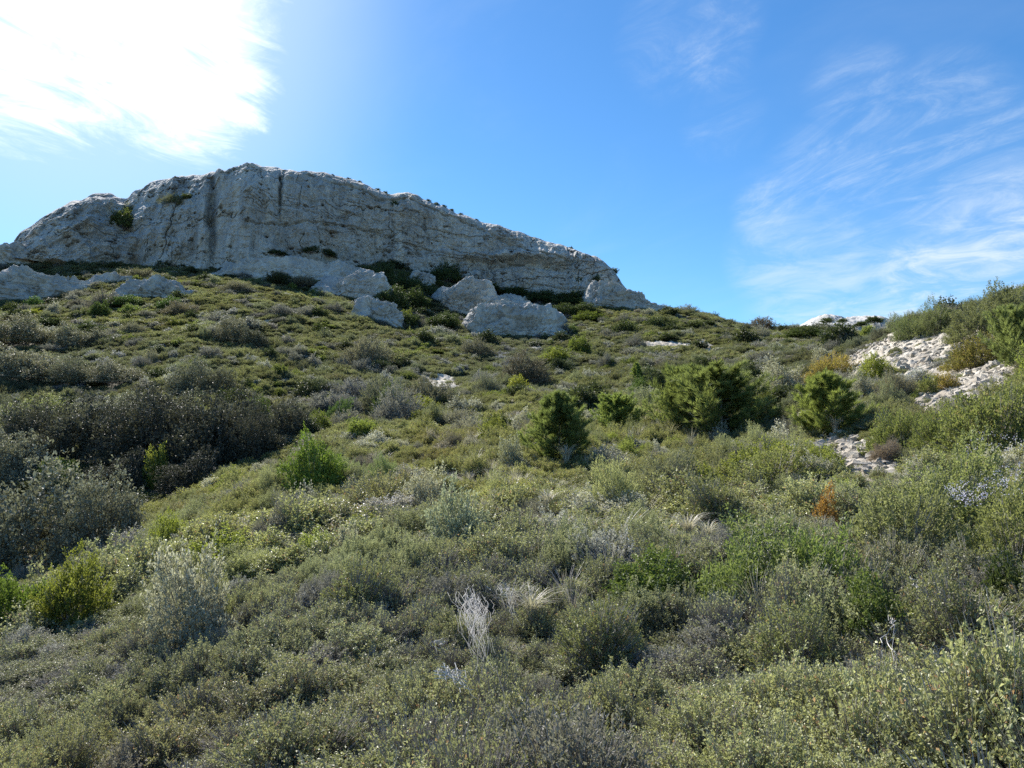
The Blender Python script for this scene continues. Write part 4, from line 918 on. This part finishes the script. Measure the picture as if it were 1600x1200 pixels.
def scatter(name, coll, P, rot, scl, idx, tint, label):
    me = bpy.data.meshes.new(name); me.vertices.add(len(P)); me.vertices.foreach_set('co', np.asarray(P, np.float32).ravel())
    def at(n, t, v, key): a_ = me.attributes.new(n, t, 'POINT'); a_.data.foreach_set(key, np.asarray(v).ravel())
    at('rot', 'FLOAT_VECTOR', rot.astype(np.float32), 'vector'); at('scl', 'FLOAT_VECTOR', scl.astype(np.float32), 'vector')
    at('idx', 'INT', idx.astype(np.int32), 'value'); at('tint', 'FLOAT_COLOR', np.concatenate([tint, np.ones((len(P), 1))], 1).astype(np.float32), 'color')
    o = obj(name, me, kind='stuff', label=label)
    ng = bpy.data.node_groups.new(name, 'GeometryNodeTree')
    ng.interface.new_socket('Geometry', in_out='INPUT', socket_type='NodeSocketGeometry'); ng.interface.new_socket('Geometry', in_out='OUTPUT', socket_type='NodeSocketGeometry')
    N_ = ng.nodes; gi = N_.new('NodeGroupInput'); go = N_.new('NodeGroupOutput')
    ci = N_.new('GeometryNodeCollectionInfo'); ci.inputs[0].default_value = coll; ci.inputs['Separate Children'].default_value = True; ci.inputs['Reset Children'].default_value = True
    mp = N_.new('GeometryNodeMeshToPoints'); io = N_.new('GeometryNodeInstanceOnPoints'); io.inputs['Pick Instance'].default_value = True
    def na(n, t): q = N_.new('GeometryNodeInputNamedAttribute'); q.data_type = t; q.inputs[0].default_value = n; return q.outputs[0]
    er = N_.new('FunctionNodeEulerToRotation')
    l = ng.links.new
    l(gi.outputs[0], mp.inputs[0]); l(mp.outputs[0], io.inputs['Points']); l(ci.outputs[0], io.inputs['Instance'])
    l(na('idx', 'INT'), io.inputs['Instance Index']); l(na('rot', 'FLOAT_VECTOR'), er.inputs[0]); l(er.outputs[0], io.inputs['Rotation'])
    l(na('scl', 'FLOAT_VECTOR'), io.inputs['Scale']); l(io.outputs[0], go.inputs[0])
    md = o.modifiers.new('scatter', 'NODES'); md.node_group = ng
    return o
FT = np.array(FOOT)
def free(X, Y, k=1.0):
    ok = np.ones(len(X), bool)
    for fx, fy, fr in FOOT: ok &= (X - fx) ** 2 + (Y - fy) ** 2 > (fr * k) ** 2
    return ok
ORDER = ['bright', 'dark', 'grass', 'grey', 'heath', 'kermes', 'rosemary', 'silver', 'twiggy']
def ring(name, r0, r1, step, width, leaf, hmul, label, nvar=3, seed=0, azmax=47):
    r = np.random.default_rng(100 + seed)
    coll = bpy.data.collections.new('plant_library_' + name); table = {}; n_ = 0
    for kd in ORDER:
        table[kd] = n_
        for s in range(nvar):
            nm = '%s_%s_%02d' % (name, kd, s)
            if kd == 'grass': tuft_proto(coll, nm, s, max(0.006, leaf * 0.11))
            else: proto(coll, nm, kd, leaf * (1.1 if kd in ('rosemary', 'silver', 'grey', 'bright') else 1.0) / width, 10 * seed + s)
            n_ += 1
    g = np.arange(-r1, r1, step); X, Y = np.meshgrid(g, np.arange(0, r1, step)); X = X.ravel() + r.uniform(-.55, .55, X.size) * step; Y = Y.ravel() + r.uniform(-.55, .55, Y.size) * step
    R = np.hypot(X, Y); A = np.degrees(np.arctan2(X, Y)); ok = (R >= r0) & (R < r1) & (np.abs(A) < azmax); X, Y, R = X[ok], Y[ok], R[ok]
    Z = G(X, Y); px, py = project(np.stack([X, Y, Z + 0.3], -1))
    pd = patch_depth(px, py, PATCH + SMALL) + 0.3 * fbm(X / 2, Y / 2, 0, 2, 401)
    ok = (pd < 0.02) | (r.random(len(X)) < 0.14); ok &= free(X, Y, 0.75)
    # under the cliff
    yb_ = np.interp(px, [c[0] for c in YB], [c[1] for c in YB]); ok &= ~((px > 22) & (px < 985) & (Y > yb_ + 2))
    X, Y, Z, px, py, R, pd = X[ok], Y[ok], Z[ok], px[ok], py[ok], R[ok], pd[ok]; n = len(X)
    # which kind grows where
    a = fbm(X / 5, Y / 5, 0, 3, 411); b = fbm(X / 2.6 + 9, Y / 2.6, 0, 3, 421); q = r.random(n)
    kind = np.full(n, ORDER.index('heath'))
    near = np.clip((22 - R) / 10, 0, 1)
    km = (near > 0) & (a + 0.9 * near - 0.15 + 0.35 * (px > 850) > 0.15); kind[km] = ORDER.index('kermes')
    kind[(b > 0.42) & (q < 0.6)] = ORDER.index('rosemary')
    kind[(b < -0.68) & (q < 0.5)] = ORDER.index('grey')
    kind[(a > 0.5) & (q < 0.2) & (R > 14)] = ORDER.index('bright')
    kind[(q > 0.955) & (R > 9)] = ORDER.index('silver')
    tg_ = fbm(X / 1.3 + 70, Y / 1.3, 0, 2, 471); kind[(R < 22) & (tg_ > 0.42) & (q < 0.7)] = ORDER.index('twiggy')
    gz = np.exp(-(((px - 880) / 230) ** 2) - (((py - 800) / 110) ** 2)); kind[(r.random(n) < 0.45 * gz)] = ORDER.index('grass')
    kind[(r.random(n) < 0.03) & (R < 40)] = ORDER.index('grey')
    lo = np.array([table[k] for k in ORDER]); idx = lo[kind] + r.integers(0, nvar, n)
    wv = width * (1 + 0.35 * fbm(X / 4, Y / 4, 0, 2, 431)) * r.uniform(0.75, 1.3, n)
    hv = wv * hmul * np.clip(0.9 + 0.6 * fbm(X / 1.5, Y / 1.5, 0, 3, 441), 0.6, 1.3) * r.uniform(0.8, 1.2, n)
    bigm = (r.random(n) < 0.022) & (R > 34) & (pd < -0.3); kk_ = np.where(r.random(n) < 0.5, ORDER.index('grey'), ORDER.index('dark')); kind[bigm] = kk_[bigm]; idx[bigm] = (lo[kind] + r.integers(0, nvar, n))[bigm]
    f_ = np.where(bigm, r.uniform(1.3, 2.3, n), 1.0); wv *= f_; hv *= f_
    shr = np.where(pd > -0.15, 0.55, 1.0); wv *= shr; hv *= shr
    scl = np.stack([wv, wv, hv], -1)
    rot = np.stack([r.normal(size=n) * 0.12, r.normal(size=n) * 0.12, r.uniform(0, 6.283, n)], -1)
    # tint: broad drifts of yellower, greyer, browner growth
    tA = fbm(X / (4 + R * 0.12), Y / (4 + R * 0.12), 0, 3, 451)[:, None]; tB = fbm(X / 3 + 31, Y / 3, 0, 2, 461)[:, None]
    base = np.ones((n, 3)) * (0.92 + 0.22 * tB) * r.uniform(0.82, 1.15, (n, 1))
    tint = base * (1 + tA * np.array([0.16, 0.14, -0.12]))
    brown = np.clip(-tB - 0.35, 0, 1); tint = tint * (1 + brown * np.array([0.18, 0.0, 0.08]))
    # brighter, yellower growth on the open spur and terrace
    yl = np.exp(-(((px - 420) / 190) ** 2) - (((py - 850) / 80) ** 2)) + 0.8 * np.exp(-(((px - 180) / 170) ** 2) - (((py - 505) / 22) ** 2)) + 0.7 * np.exp(-(((px - 420) / 120) ** 2) - (((py - 465) / 25) ** 2))
    pale_ = np.isin(kind, [ORDER.index('silver'), ORDER.index('grass'), ORDER.index('grey')]); tint *= 1 + np.where(pale_, 0, yl)[:, None] * np.array([0.32, 0.32, 0.05])
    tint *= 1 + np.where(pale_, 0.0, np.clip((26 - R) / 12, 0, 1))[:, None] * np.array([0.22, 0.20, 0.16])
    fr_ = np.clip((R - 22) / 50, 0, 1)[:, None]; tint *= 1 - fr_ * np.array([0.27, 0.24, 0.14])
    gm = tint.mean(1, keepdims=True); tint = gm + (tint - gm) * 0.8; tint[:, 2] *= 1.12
    P = np.stack([X, Y, Z - 0.04], -1)
    return scatter(name, coll, P, rot, scl, idx, np.clip(tint, 0.2, 1.75), label)
ring('near_scrub', 2.6, 13, 0.38, 0.72, 0.0205, 1.0, 'thorny small-leaved evergreen scrub covering the near slope', 4, 1)
ring('spur_scrub', 13, 34, 0.60, 1.0, 0.045, 0.85, 'mixed low scrub over the middle of the near spur', 4, 2)
ring('slope_scrub', 34, 78, 0.72, 1.15, 0.075, 0.8, 'low scrub over the lower far slope', 4, 3)
ring('hill_scrub', 78, 215, 0.98, 1.5, 0.13, 0.6, 'low scrub up to the foot of the cliff', 4, 4)

# rubble on the bare patches
sc_ = bpy.data.collections.new('stone_library')
for s in range(4): sc_.objects.link(bpy.data.objects.new('stone_%02d' % s, stone_mesh(s)))
r = np.random.default_rng(55); pts = []
u = r.uniform(0.38, 0.76, 26000); Yy = np.exp(r.uniform(math.log(14), math.log(58), 26000)); Xx = u * Yy; Zg = G(Xx, Yy)
px, py = project(np.stack([Xx, Yy, Zg + 0.2], -1)); ok = patch_depth(px, py, PATCH) + 0.2 * fbm(Xx / 1.5, Yy / 1.5, 0, 2, 5) > 0.05
Xx, Yy, Zg = Xx[ok], Yy[ok], Zg[ok]; n = len(Xx); s_ = 0.11 * np.exp(0.75 * r.normal(size=n)); s_ = np.clip(s_, 0.04, 0.8)
scatter('rubble', sc_, np.stack([Xx, Yy, Zg + 0.08], -1), np.stack([r.normal(size=n) * 0.4, r.normal(size=n) * 0.4, r.uniform(0, 6.28, n)], -1), np.repeat(s_[:, None], 3, 1), r.integers(0, 4, n), np.ones((n, 3)), 'loose white limestone rubble')
